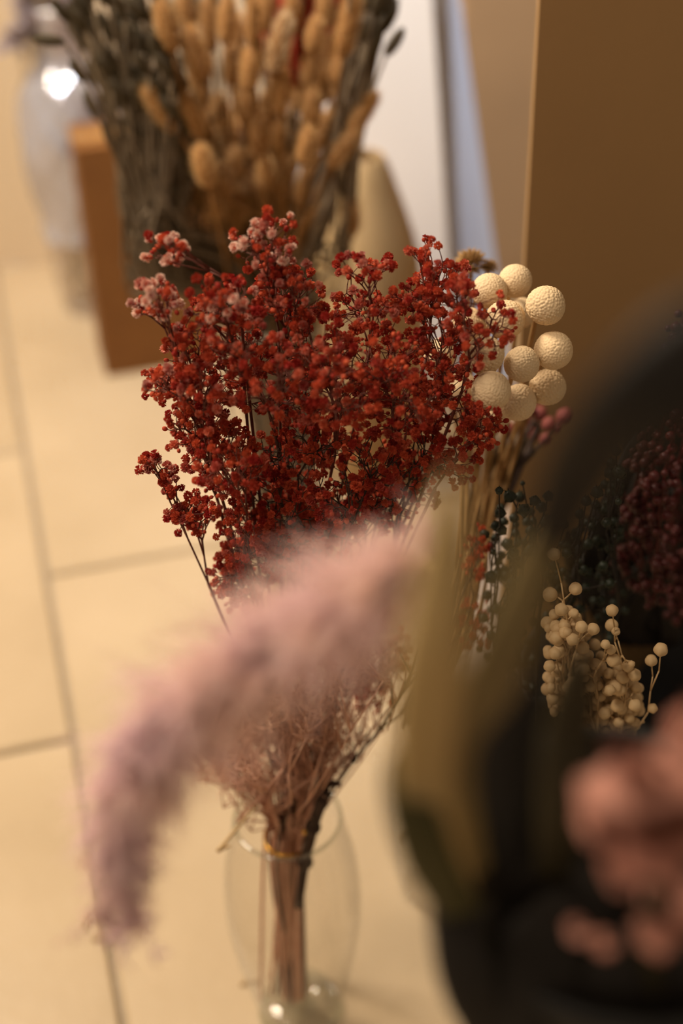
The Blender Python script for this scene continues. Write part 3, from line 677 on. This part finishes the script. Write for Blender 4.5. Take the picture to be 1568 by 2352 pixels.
# tan straw flowers behind them
for cx, cy, r, lab in [(1082, 608, 40, 'tan fuzzy strawflower above the top left billy button'), (1124, 615, 20, 'tiny tan strawflower right of the fuzzy one')]:
    c = PY(cx, cy, .82); R_ = px(r, .9); t = thing('strawflower', c, lab, 'dried flower'); q = MB()
    for i in range(70):
        z = 1 - (i + .5) / 70 * 1.3; a = i * 2.4; s = math.sqrt(1 - z * z); d = np.array([s * math.cos(a), s * math.sin(a), z])
        tube(q, [d * R_ * .3, d * R_ * .75, d * R_ * rng.uniform(.9, 1.1)], [R_ * .08, R_ * .16, R_ * .03], 5, flat=.35)
    link('petals', q.mesh('petals', M['straw']), t)
    q = MB(); tube(q, smooth_path([(0, 0, 0), PY(1070, 800, .82) - c, sheaf - c], 5), .0015, 5); link('stem', q.mesh('stem', M['straw']), t)
# rosy berries behind and below the billy buttons
rb = [(1298, 958, 21), (1240, 950, 19), (1262, 975, 18), (1200, 965, 20), (1165, 985, 20), (1225, 1000, 17), (1255, 1010, 16), (1185, 1010, 17), (1145, 960, 18), (1280, 985, 14), (1215, 940, 16)]
c0 = PY(1225, 985, .86); t = thing('berry_sprig', c0, 'blurred rosy berry sprig below the billy buttons', 'berries')
T = [PY(x, y, .86 + rng.uniform(-.015, .015)) for x, y, r in rb]
V, Fc = ICO[3]
for p, (x, y, r) in zip(T, rb):
    q = MB(); q.add([v_ * px(r, .96) * (1 + .04 * math.sin(9 * v_[0]) * math.sin(9 * v_[2])) for v_ in V], Fc); link('berry', q.mesh('berry', M['berry']), t, p - c0)
segs, dirs, r = fan(PY(1160, 1120, .86), T, .0008); q = MB(); add_segs(q, segs, c0, 5); tube(q, smooth_path([PY(1160, 1120, .86), PY(1080, 1300, .84), sfoot], 5), .002, 6, org=c0); link('stem', q.mesh('stem', M['darkstem']), t)
# dark brown sheaf of stalks carrying them, slanting down to the left
for i in range(26):
    a = PY(rng.uniform(1120, 1250), rng.uniform(960, 1040), .84 + rng.uniform(-.02, .03)); b = PY(rng.uniform(1070, 1150), 1180, .83 + rng.uniform(-.02, .02)); c = PY(rng.uniform(1010, 1080), 1420, .82 + rng.uniform(-.02, .02)); e = PY(960, 1650, .82) + rng.normal(size=3) * .006
    t = thing('brown_stalk', c, 'thin dark straw stalk in the sheaf slanting down below the billy buttons', 'stalk', 'stalks of the sheaf below the billy buttons')
    q = MB(); tube(q, smooth_path([a, b, c, e], 5), .0021, 5, org=c); link('stem', q.mesh('stem', M['darkstraw'] if i % 3 else M['darkstem']), t)

# white paper sleeve behind the green pods
A, B, Cc, D = PY(1150, 1110, .98), PY(1350, 1110, .98), PY(1300, 1800, .98), PY(1020, 1700, .98)
ws = thing('paper_sleeve', PF(1180, 1560), 'white paper sleeve showing between the dull red spray and dark green pods', 'paper')
q = MB(); o0 = np.array(ws.location); rows = []
for i in range(13):
    tt = i / 12; l = A + (D - A) * tt; r = B + (Cc - B) * tt; rad = np.linalg.norm(r - l) / 2; mid = (l + r) / 2 + np.array([0, rad, 0])
    rows.append([(mid + np.array([-rad * math.cos(a), -rad * math.sin(a), 0])) - o0 for a in np.linspace(-.3, math.pi + .3, 20)])
vs = [p for rw in rows for p in rw] + [p + np.array([0, .0012, 0]) for rw in rows for p in rw]; n_ = 13 * 20
fs = []
for i in range(12):
    for k in range(19): fs += [(i * 20 + k, i * 20 + k + 1, (i + 1) * 20 + k + 1, (i + 1) * 20 + k), (n_ + i * 20 + k, n_ + (i + 1) * 20 + k, n_ + (i + 1) * 20 + k + 1, n_ + i * 20 + k + 1)]
q.add(vs, fs); link('sheet', q.mesh('sheet', M['sleeve']), ws)

# ================================================================== FLAX PODS
def pod_mesh(name, material, spike):
    mb = MB(); V, Fc = ICO[2]
    def f(p):
        a = math.atan2(p[1], p[0]); rr = 1 + .06 * math.cos(5 * a) * math.sqrt(max(0, 1 - p[2] ** 2))
        return np.array([p[0] * rr, p[1] * rr, p[2]])
    mb.add([f(p) for p in V], Fc)
    if spike:
        for k in range(5):
            a = k * 1.2566; b = np.array([math.cos(a) * .35, math.sin(a) * .35, .85]); s = np.array([-math.sin(a), math.cos(a), 0]) * .2
            mb.add([b - s, b + s, b + np.array([math.cos(a) * .2, math.sin(a) * .2, .55])], [(0, 1, 2)])
            b2 = np.array([math.cos(a) * .9, math.sin(a) * .9, -.45]); mb.add([b2 - s * 1.6, b2 + s * 1.6, b2 + np.array([math.cos(a) * .35, math.sin(a) * .35, .4])], [(0, 1, 2)])
    return mb.mesh(name, material)
PODG = pod_mesh('green_pod', M['greenpod'], True); PODC = pod_mesh('cream_pod', M['creampod'], False)
def pod_sprig(name, label, cat, group, node, foot, T, radii, podme, stemmat, rt=.0005):
    t = thing(name, node, label, cat, group); segs, dirs, r = fan(node, T, rt, 1.12, (.35, .6), .04)
    q = MB(); add_segs(q, segs, node, 5); tube(q, smooth_path([node, (node + foot) / 2 + rng.normal(size=3) * .004, foot], 5), min(r, .0016), 6, org=node); link('stem', q.mesh('stem', M[stemmat]), t)
    for p, d, rr in zip(T, dirs, radii): link('pod', podme, t, p - node, quat(norm(d + np.array([0, 0, .3]))), rr)
GFX = [ # label, node px, pods px
 ('dark green pod sprig standing furthest left against the white paper', (1150, 1560), [(1146, 1127, 9), (1148, 1178, 13), (1138, 1208, 12), (1152, 1218, 12), (1112, 1228, 13), (1132, 1268, 7), (1128, 1325, 15), (1118, 1368, 13), (1142, 1400, 12), (1145, 1290, 10)]),
 ('dark green pod sprig with its topmost pods in a close pair', (1190, 1560), [(1170, 1140, 15), (1193, 1142, 13), (1204, 1172, 15), (1180, 1190, 12), (1185, 1205, 9), (1165, 1250, 14), (1180, 1270, 13), (1160, 1310, 12), (1175, 1340, 13)]),
 ('dark green pod sprig with a single thin bud rising above', (1230, 1580), [(1200, 1110, 6), (1228, 1150, 12), (1245, 1165, 13), (1260, 1140, 12), (1220, 1220, 13), (1250, 1240, 12), (1215, 1270, 12), (1240, 1300, 12), (1225, 1340, 12)]),
 ('dark green pod sprig just left of the tall one', (1320, 1580), [(1345, 1150, 12), (1370, 1130, 14), (1330, 1180, 12), (1360, 1200, 13), (1385, 1170, 13), (1320, 1230, 12), (1350, 1250, 13), (1300, 1270, 12), (1340, 1310, 12)]),
 ('tallest dark green pod sprig beside the burgundy strands', (1390, 1560), [(1414, 1036, 11), (1400, 1085, 14), (1420, 1083, 15), (1428, 1090, 10), (1405, 1110, 10), (1420, 1152, 8), (1392, 1200, 12), (1370, 1240, 12), (1400, 1260, 12), (1385, 1300, 12)]),
 ('dark green pod sprig low behind the blurred stalk', (1270, 1620), [(1280, 1330, 12), (1260, 1370, 12), (1310, 1380, 12), (1290, 1420, 11), (1250, 1430, 12), (1330, 1400, 12), (1345, 1350, 12), (1270, 1300, 12), (1380, 1380, 12), (1400, 1340, 12)]),
 ('dark green pod sprig lowest at the foot of the white paper', (1170, 1620), [(1110, 1420, 13), (1130, 1460, 12), (1160, 1430, 12), (1185, 1400, 12), (1195, 1450, 12), (1150, 1490, 12), (1210, 1390, 12), (1180, 1500, 12)]),
]
for lab, nd, pods in GFX:
    Yg = .665; node = PY(nd[0], nd[1], Yg + .02); T = [PY(x, y, Yg + rng.uniform(-.02, .03)) for x, y, r in pods]
    x0 = nd[0]
    for k in range(24):
        i = int(rng.integers(len(pods))); T.append(PY(pods[i][0] + rng.uniform(-10, 45) * (1 if x0 < 1300 else -.5), pods[i][1] + rng.uniform(20, 90), Yg + rng.uniform(.01, .06)))
    rad = [px(r, .82) for _, _, r in pods] + [px(rng.uniform(9, 13), .82) for _ in range(24)]
    pod_sprig('green_flax_sprig', lab, 'dried flower', 'dark green pod sprigs', node, PY(1230, 1800, .72), T, rad, PODG, 'leafblack')
CFX = [
 ('cream pod sprig with the three highest beads on bare stalks', (1315, 1560), [(1272, 1273, 14), (1263, 1365, 17), (1321, 1352, 15), (1289, 1400, 15), (1317, 1409, 12)], 8, (1290, 1440, 35, 30)),
 ('cream pod sprig with a short stack of beads on a thin stalk', (1440, 1560), [(1405, 1402, 14), (1404, 1436, 15), (1414, 1450, 10), (1441, 1530, 14), (1450, 1525, 8)], 6, (1420, 1560, 30, 30)),
 ('cream pod sprig arching out furthest right with a pair of beads', (1440, 1710), [(1517, 1492, 16), (1495, 1517, 14), (1498, 1627, 12), (1458, 1659, 12), (1476, 1658, 4)], 0, (1460, 1600, 10, 10)),
 ('dense cream pod sprig at the upper left of the cream cluster', (1330, 1660), [(1276, 1438, 14), (1300, 1450, 14), (1320, 1436, 14), (1335, 1440, 14), (1362, 1445, 14), (1315, 1468, 15)], 26, (1310, 1480, 50, 45)),
 ('dense cream pod sprig in the middle of the cream cluster', (1370, 1690), [(1390, 1480, 11), (1402, 1492, 12), (1408, 1516, 16), (1335, 1535, 17), (1316, 1570, 16)], 30, (1345, 1560, 60, 60)),
 ('dense cream pod sprig on the right of the cream cluster', (1420, 1700), [(1430, 1556, 15), (1457, 1550, 15), (1460, 1580, 14), (1418, 1606, 15), (1458, 1620, 15), (1400, 1585, 13)], 28, (1425, 1600, 45, 55)),
 ('shaded cream pod sprig low on the left of the cream cluster', (1340, 1720), [(1275, 1500, 15), (1262, 1530, 14), (1290, 1590, 14)], 26, (1300, 1590, 50, 60)),
 ('cream pod sprig lowest above the coral blossom', (1400, 1760), [(1440, 1690, 12), (1420, 1660, 13), (1445, 1650, 12)], 26, (1390, 1670, 60, 45)),
]
for lab, nd, pods, extra, (ex, ey, erx, ery) in CFX:
    Yc = .595; node = PY(nd[0], nd[1], Yc); extra = int(extra * 2.3); erx *= 1.2; ery *= 1.3; T = [PY(x, y, Yc + rng.uniform(-.012, .012)) for x, y, r in pods] + tips_in(ex, ey, erx, ery, Yc + .015, .02, extra)
    rad = [px(r, .8) for _, _, r in pods] + [px(rng.uniform(11, 16), .8) for _ in range(extra)]
    pod_sprig('cream_flax_sprig', lab, 'dried flower', 'cream pod sprigs', node, PY(1380, 1900, .60), T, rad, PODC, 'palestem', .00045)

# ================================================================== BURGUNDY STRANDS
STR = [('burgundy bead strand hanging furthest left beside the green pods', [(1560, 760), (1500, 930), (1465, 1080), (1450, 1200), (1430, 1330)]),
       ('burgundy bead strand second from the green pods', [(1590, 740), (1530, 940), (1495, 1090), (1475, 1220), (1470, 1360)]),
       ('burgundy bead strand in the middle of the hanging tassel', [(1610, 760), (1560, 940), (1525, 1100), (1510, 1240), (1500, 1390)]),
       ('burgundy bead strand cut by the picture edge, upper half', [(1640, 780), (1590, 930), (1560, 1060), (1545, 1200), (1545, 1330)]),
       ('burgundy bead strand at the picture edge, lower half', [(1660, 900), (1620, 1050), (1585, 1200), (1570, 1330), (1565, 1420)]),
       ('short upper burgundy bead strand next to the picture edge', [(1620, 700), (1555, 790), (1545, 860), (1530, 960)])]
V, Fc = ICO[2]; q = MB(); q.add([v_ * (1 + .05 * math.sin(7 * v_[0] + 3 * v_[1])) for v_ in V], Fc); BEAD = q.mesh('bead', M['burgundy'])
for lab, pts in STR:
    Yr = .74 + rng.uniform(-.03, .04); path = smooth_path([PY(x, y, Yr) for x, y in pts], 12); org = path[0]
    t = thing('burgundy_strand', org, lab, 'dried flower', 'burgundy bead strands'); q = MB(); tube(q, path, .0012, 5, org=org); st0 = path[0]; bk_ = PY(1500, 1500, .84); bk_[2] = .06
    tube(q, smooth_path([bk_, st0 * .5 + bk_ * .5 + np.array([.07, .03, .02]), st0 + np.array([.05, .02, .0]), st0 + np.array([.02, .008, .012]), st0], 6), .0016, 6, org=org); link('stem', q.mesh('stem', M['burgundy']), t)
    for k in range(80):
        p = path[int(rng.integers(len(path)))] + norm(rng.normal(size=3)) * rng.uniform(.003, .012); link('bead', BEAD, t, p - org, None, px(rng.uniform(7, 13), .92))
# black bucket they stand in
bb = PY(1500, 1500, .84); bb[2] = 0; hbk = .20
o = thing('black_bucket', bb, 'black flower bucket in the dark behind the cream pods', 'bucket'); q = MB()
lathe(q, [(.075, 0), (.08, .005), (.105, hbk), (.11, hbk), (.11, hbk - .012), (.106, hbk - .012)][:3] + [(.101, hbk), (.076, .01), (0, .01)], 40); link('body', q.mesh('body', M['black']), o)
q = MB(); lathe(q, [(.106 + .004 * math.cos(a), hbk + .004 * math.sin(a)) for a in np.linspace(0, 2 * math.pi, 8, False)], 40, close=True); link('rim', q.mesh('rim', M['black']), o)
def blade(name, label, cat, group, pts, wid, matn, thick=.18, stem=None, depthfun=None):
    path = smooth_path(pts, 8); n = len(path); ks = np.linspace(0, 1, n); rad = [wid * max(.04, math.sin(math.pi * min(1, .06 + .94 * k)) ** .6 if k < .5 else (1 - ((k - .5) / .5) ** 2.2) ** .6 if k < 1 else .04) for k in ks]
    org = path[0]; t = thing(name, org, label, cat, group); q = MB(); tube(q, path, rad, 8, flat=thick, org=org, flatdir=(0, -1, .35)); bl_ = link('blade', q.mesh('blade', M[matn]), t)
    q = MB(); tube(q, [p - np.array([0, thick * r * .9, 0]) for p, r in zip(path, rad)], [max(.0003, r * .06) for r in rad], 5, org=org); link('midrib', q.mesh('midrib', M[matn]), bl_)
    return t
for i in range(46):  # near-black filler leaves added to keep the gaps behind dark
    a = PY(1480 + rng.uniform(-60, 60), 1480, .84); b = PY(rng.uniform(1290, 1620), rng.uniform(1130, 1420), .84 + rng.uniform(-.04, .06)) if i < 24 else PY(rng.uniform(1440, 1640), rng.uniform(830, 1150), .86 + rng.uniform(-.03, .03)); mid = (a + b) / 2 + rng.normal(size=3) * .012
    blade('dark_leaf', 'blackish filler leaf added for the dark behind the pods and strands', 'leaf', 'added blackish filler leaves behind the pods', [a, mid, b], rng.uniform(.008, .016), 'leafblack')

# ================================================================== FOREGROUND
DV = P(1330, 2150, .47); dvb = np.array([DV[0] + .012, DV[1], 0]); hd = float(P(1300, 1990, .45)[2])
o = thing('dark_vase', dvb, 'tall blackish flared floor vase blurred in the near lower right', 'vase')
q = MB(); prof = smooth_prof([(.05, 0), (.052, .02), (.046, .2), (.044, hd - .12), (.05, hd - .05), (.060, hd)], 6); lathe(q, prof + [(a - .004, b) for a, b in prof[::-1]][:-1] , 48); link('body', q.mesh('body', M['black']), o)
q = MB(); lathe(q, [(.058 + .003 * math.cos(a), hd + .003 * math.sin(a)) for a in np.linspace(0, 2 * math.pi, 8, False)], 48, close=True); link('rim', q.mesh('rim', M['black']), o)
GBL = 'blurred leaf blades in the near dark vase'
BLD = [ # label, [(x, y, d)...], width px, mat
 ('broad olive-gold blade rising almost straight up right of the plume', [(1095, 2150, .43), (985, 1850, .36), (985, 1600, .33), (1010, 1380, .315), (1040, 1080, .305)], 70, 'leafolive'),
 ('olive blade slanting up to the right across the green pods', [(1130, 2100, .44), (1040, 1760, .36), (1130, 1560, .33), (1215, 1340, .315), (1300, 1070, .305)], 62, 'leafolive2'),
 ('dark olive blade standing before the cream pods', [(1260, 2100, .44), (1290, 1850, .38), (1310, 1650, .36), (1340, 1470, .35)], 60, 'leafdark'),
 ('blackish blade crossing the brown wall towards the right edge', [(1450, 2300, .45), (1740, 1700, .36), (1800, 1050, .28), (1680, 800, .25), (1450, 950, .26), (1320, 1110, .29), (1225, 1370, .33)], 95, 'leafblack'),
 ('olive-green blade curving over the left lip of the dark vase', [(1130, 2200, .43), (1010, 2020, .38), (955, 1880, .36), (900, 1720, .35)], 60, 'leafdark2'),
 ('dark blade filling the gap between the two olive blades', [(1180, 2200, .44), (1120, 1950, .41), (1140, 1760, .40), (1210, 1560, .39)], 95, 'leafblack'),
 ('dark blade low in the middle of the near vase', [(1220, 2300, .44), (1200, 2050, .42), (1220, 1850, .41), (1260, 1680, .41)], 110, 'leafblack'),
 ('dark blade bending left near the foot of the picture', [(1200, 2500, .44), (1090, 2300, .41), (1050, 2120, .40), (1030, 1980, .40)], 65, 'leafblack'),
 ('dark blade under the coral blossom', [(1330, 2450, .44), (1330, 2200, .42), (1310, 2000, .42), (1320, 1830, .42)], 110, 'leafblack'),
 ('dark blade at the foot of the picture below the dim blossom', [(1450, 2560, .44), (1430, 2380, .42), (1440, 2240, .41), (1470, 2120, .41)], 110, 'leafblack'),
 ('dark blade in the lower right corner', [(1560, 2560, .44), (1560, 2380, .42), (1570, 2230, .41), (1600, 2080, .41)], 110, 'leafblack'),
 ('wide dark blade left of the dim blossom', [(1230, 2560, .44), (1220, 2380, .42), (1240, 2220, .41), (1290, 2050, .41)], 120, 'leafblack'),
]
M['leafolive2'] = mat('olive_leaf_dull', (.26, .19, .08), (.20, .145, .06), .6, 20, trans=.25)
M['leafdark2'] = mat('green_olive_leaf', (.10, .085, .02), (.07, .06, .014), .6, 20, trans=.25)
for lab, pts, wd, mn in BLD:
    blade('leaf_blade', lab, 'leaf', GBL, [P(*p) for p in pts], px(wd, pts[1][2]), mn)

# coral blossoms, lower right
def blossom(label, cx, cy, d, Rpx, n, seed, lobes):
    g = np.random.default_rng(seed); c = P(cx, cy, d); R_ = px(Rpx, d); t = thing('coral_blossom', c, label, 'dried flower', 'coral blossoms in the near vase')
    V, Fc = ICO[2]
    for (lx, ly, lr) in lobes:
        p = P(lx, ly, d + g.uniform(-.012, .004)) - c; r = px(lr, d)
        for k in range(n):
            dd = norm(g.normal(size=3) + np.array([-.2, -.3, .5])); q = MB()
            # cupped petal: a bent disc with thickness
            u_, v_ = perp(dd); vs = []; fs = []; N1, N2 = 7, 5
            for side in (0, 1):
                for i in range(N2):
                    for j in range(N1):
                        s = (i / (N2 - 1)); a = (j / (N1 - 1) - .5) * 2 * (.35 + .65 * math.sin(math.pi * (.15 + .75 * s)))
                        vs.append(dd * (r * (.15 + .85 * s) - r * .35 * a * a - side * r * .05) + u_ * a * r * .75 + v_ * r * (.35 * s * s + .06 * math.sin(5 * a + k)))
            for side in (0, 1):
                o_ = side * N1 * N2
                for i in range(N2 - 1):
                    for j in range(N1 - 1):
                        f_ = (o_ + i * N1 + j, o_ + i * N1 + j + 1, o_ + (i + 1) * N1 + j + 1, o_ + (i + 1) * N1 + j); fs.append(f_ if side == 0 else f_[::-1])
            q.add([np.array(x_) + p for x_ in vs], fs); link('petal', q.mesh('petal', M['pinkpetal']), t)
    q = MB(); tube(q, smooth_path([(0, 0, 0), np.array([.01, .01, -.06]), dvb + np.array([0, 0, hd - .1]) - c], 5), .003, 6); link('stem', q.mesh('stem', M['leafdark']), t)
blossom('large coral-pink ruffled blossom blurred at the right edge', 1480, 1850, .345, 170, 7, 3, [(1450, 1790, 95), (1545, 1770, 100), (1400, 1880, 70), (1500, 1940, 85), (1570, 1900, 95), (1590, 1660, 60), (1380, 1830, 60), (1430, 1990, 55), (1520, 1850, 80)])
blossom('small dim coral blossom below the large one', 1480, 2100, .385, 120, 5, 5, [(1560, 2060, 90), (1335, 2135, 32), (1395, 2165, 32), (1500, 2150, 50)])

# pink plume arching over the bouquet
SP = [(1120, 2080, .46), (1040, 1800, .45), (1020, 1500, .455), (1010, 1360, .47), (960, 1290, .48), (870, 1340, .49), (750, 1412, .495), (600, 1500, .50), (470, 1590, .50), (365, 1680, .50), (300, 1790, .50), (270, 1910, .505), (285, 2030, .505), (290, 2120, .51)]
path = smooth_path([P(*p) for p in SP], 8); org = path[0]
t = thing('pampas_plume', org, 'soft pink feathery plume arching across the front of the bouquet', 'dried grass')
q = MB(); tube(q, path, np.linspace(.0016, .0004, len(path)), 6, org=org); link('stem', q.mesh('stem', M['palestem']), t)
q = MB(); i0 = 8 * 4 - 2; npth = len(path)
for k in range(520):            # tufts: each a spikelet of fine hairs sharing one direction
    s = k / 520; i = min(npth - 2, int(i0 + s * (npth - 1 - i0))); b0 = path[i] + (path[i + 1] - path[i]) * rng.random(); tdir = norm(path[i + 1] - path[i])
    out = norm(np.cross(tdir, rng.normal(size=3))); Lm = (.037 if s < .4 else .037 - .025 * (s - .4) / .6) * rng.uniform(.55, 1.15) * (.75 if s < .08 else 1)
    grav = np.array([0, 0, -.10 if s < .45 else -.35])
    ax = b0 + (out * .75 + tdir * .35) * Lm * .55
    nh = int(26 * (1 if s < .45 else 1 - .7 * (s - .45) / .55))
    for h in range(nh):
        f_ = rng.uniform(0, 1); b = b0 + (ax - b0) * f_; jd = rng.normal(size=3) * .42
        p1 = b + (out * .55 + tdir * .4 + jd * .5) * Lm * .28; p2 = p1 + (out * .4 + tdir * .4 + jd + grav) * Lm * .25; p3 = p2 + (out * .15 + tdir * .3 + grav * 1.6 + jd * .8) * Lm * .22
        w_ = norm(np.cross(p2 - b, rng.normal(size=3))) * .00017
        q.add([b - w_ - org, b + w_ - org, p1 - w_ - org, p1 + w_ - org, p2 - w_ - org, p2 + w_ - org, p3 - org], [(0, 1, 3, 2), (2, 3, 5, 4), (4, 5, 6)])
s_ = link('fluff', q.mesh('fluff', M['plume']), t); s_['kind'] = 'stuff'
# hanging tufts and stray wisps at its drooping end
for k in range(40):
    i = int(rng.uniform(.52, 1) * (npth - 2)); b = path[i]; dx, dy = rng.uniform(-150, 140), rng.uniform(20, 170)
    d = float(np.dot(b - _C, _F)); e = b + _R * px(dx, d) * rng.uniform(.3, 1) - _U * px(dy, d) * rng.uniform(.3, 1) + _F * rng.uniform(-.015, .015)
    q = MB(); pp = smooth_path([b, (b + e) / 2 + rng.normal(size=3) * .003 + np.array([0, 0, .004]), e], 5); tube(q, pp, .0002, 3, org=org)
    for j in range(34):
        a = pp[int(rng.integers(3, len(pp)))]; tube(q, [a, a + norm(rng.normal(size=3) + np.array([0, 0, -.6])) * rng.uniform(.002, .007)], [.0003, .00045], 3, org=org)
    s_ = link('wisp', q.mesh('wisp', M['plume']), t)

# vessels for the bunches on the right
def vessel(name, foot, top, r, material, label):
    b = np.array([foot[0], foot[1], 0.0]); o = thing(name, b, label, 'vase'); q = MB()
    pr = smooth_prof([(r * .7, 0), (r * .8, .01), (r, top * .4), (r * .85, top * .8), (r, top)], 5); lathe(q, pr + [(a - .003, z + (.004 if z < .02 else 0)) for a, z in pr[::-1]], 36); bd = link('body', q.mesh('body', material), o)
    q = MB(); lathe(q, [(r - .0015 + .002 * math.cos(a), top + .002 * math.sin(a)) for a in np.linspace(0, 2 * math.pi, 8, False)], 36, close=True); link('rim', q.mesh('rim', material), bd)
f1 = PY(1380, 1900, .60); vessel('slim_vase', f1, float(f1[2]) + .05, .032, M['black'], 'black slim vase under the cream pods, hidden behind the coral blossom')
f2 = PY(1230, 1800, .72); vessel('slim_vase', f2, float(f2[2]) + .05, .035, M['black'], 'black slim vase under the dark green pods, hidden behind the leaf blades')
vessel('slim_glass_vase', sfoot, float(sfoot[2]) + .06, .032, M['glass'], 'slim clear glass vase holding the billy buttons behind the olive blade')
# dropped bits on the floor
for i, (x, y, a) in enumerate([(235, 2155, .4), (205, 2120, 1.2), (940, 1920, .8), (575, 2262, .1)]):
    c = PF(x, y); q = MB(); tube(q, smooth_path([(-.008, 0, .0012), (0, .002, .0022), (.008, 0, .0012)], 4), .0011, 5)
    o = tag(link('straw_bit', q.mesh('straw_bit', M['fleck']), None, c, Quaternion((0, 0, 1), a)), ['short straw bit lying on the tile joint lower left', 'straw crumb beside the straw bit at lower left', 'crumb on the tiles right of the glass vase', 'crumb on the tiles touching the left foot of the glass vase'][i], 'debris')
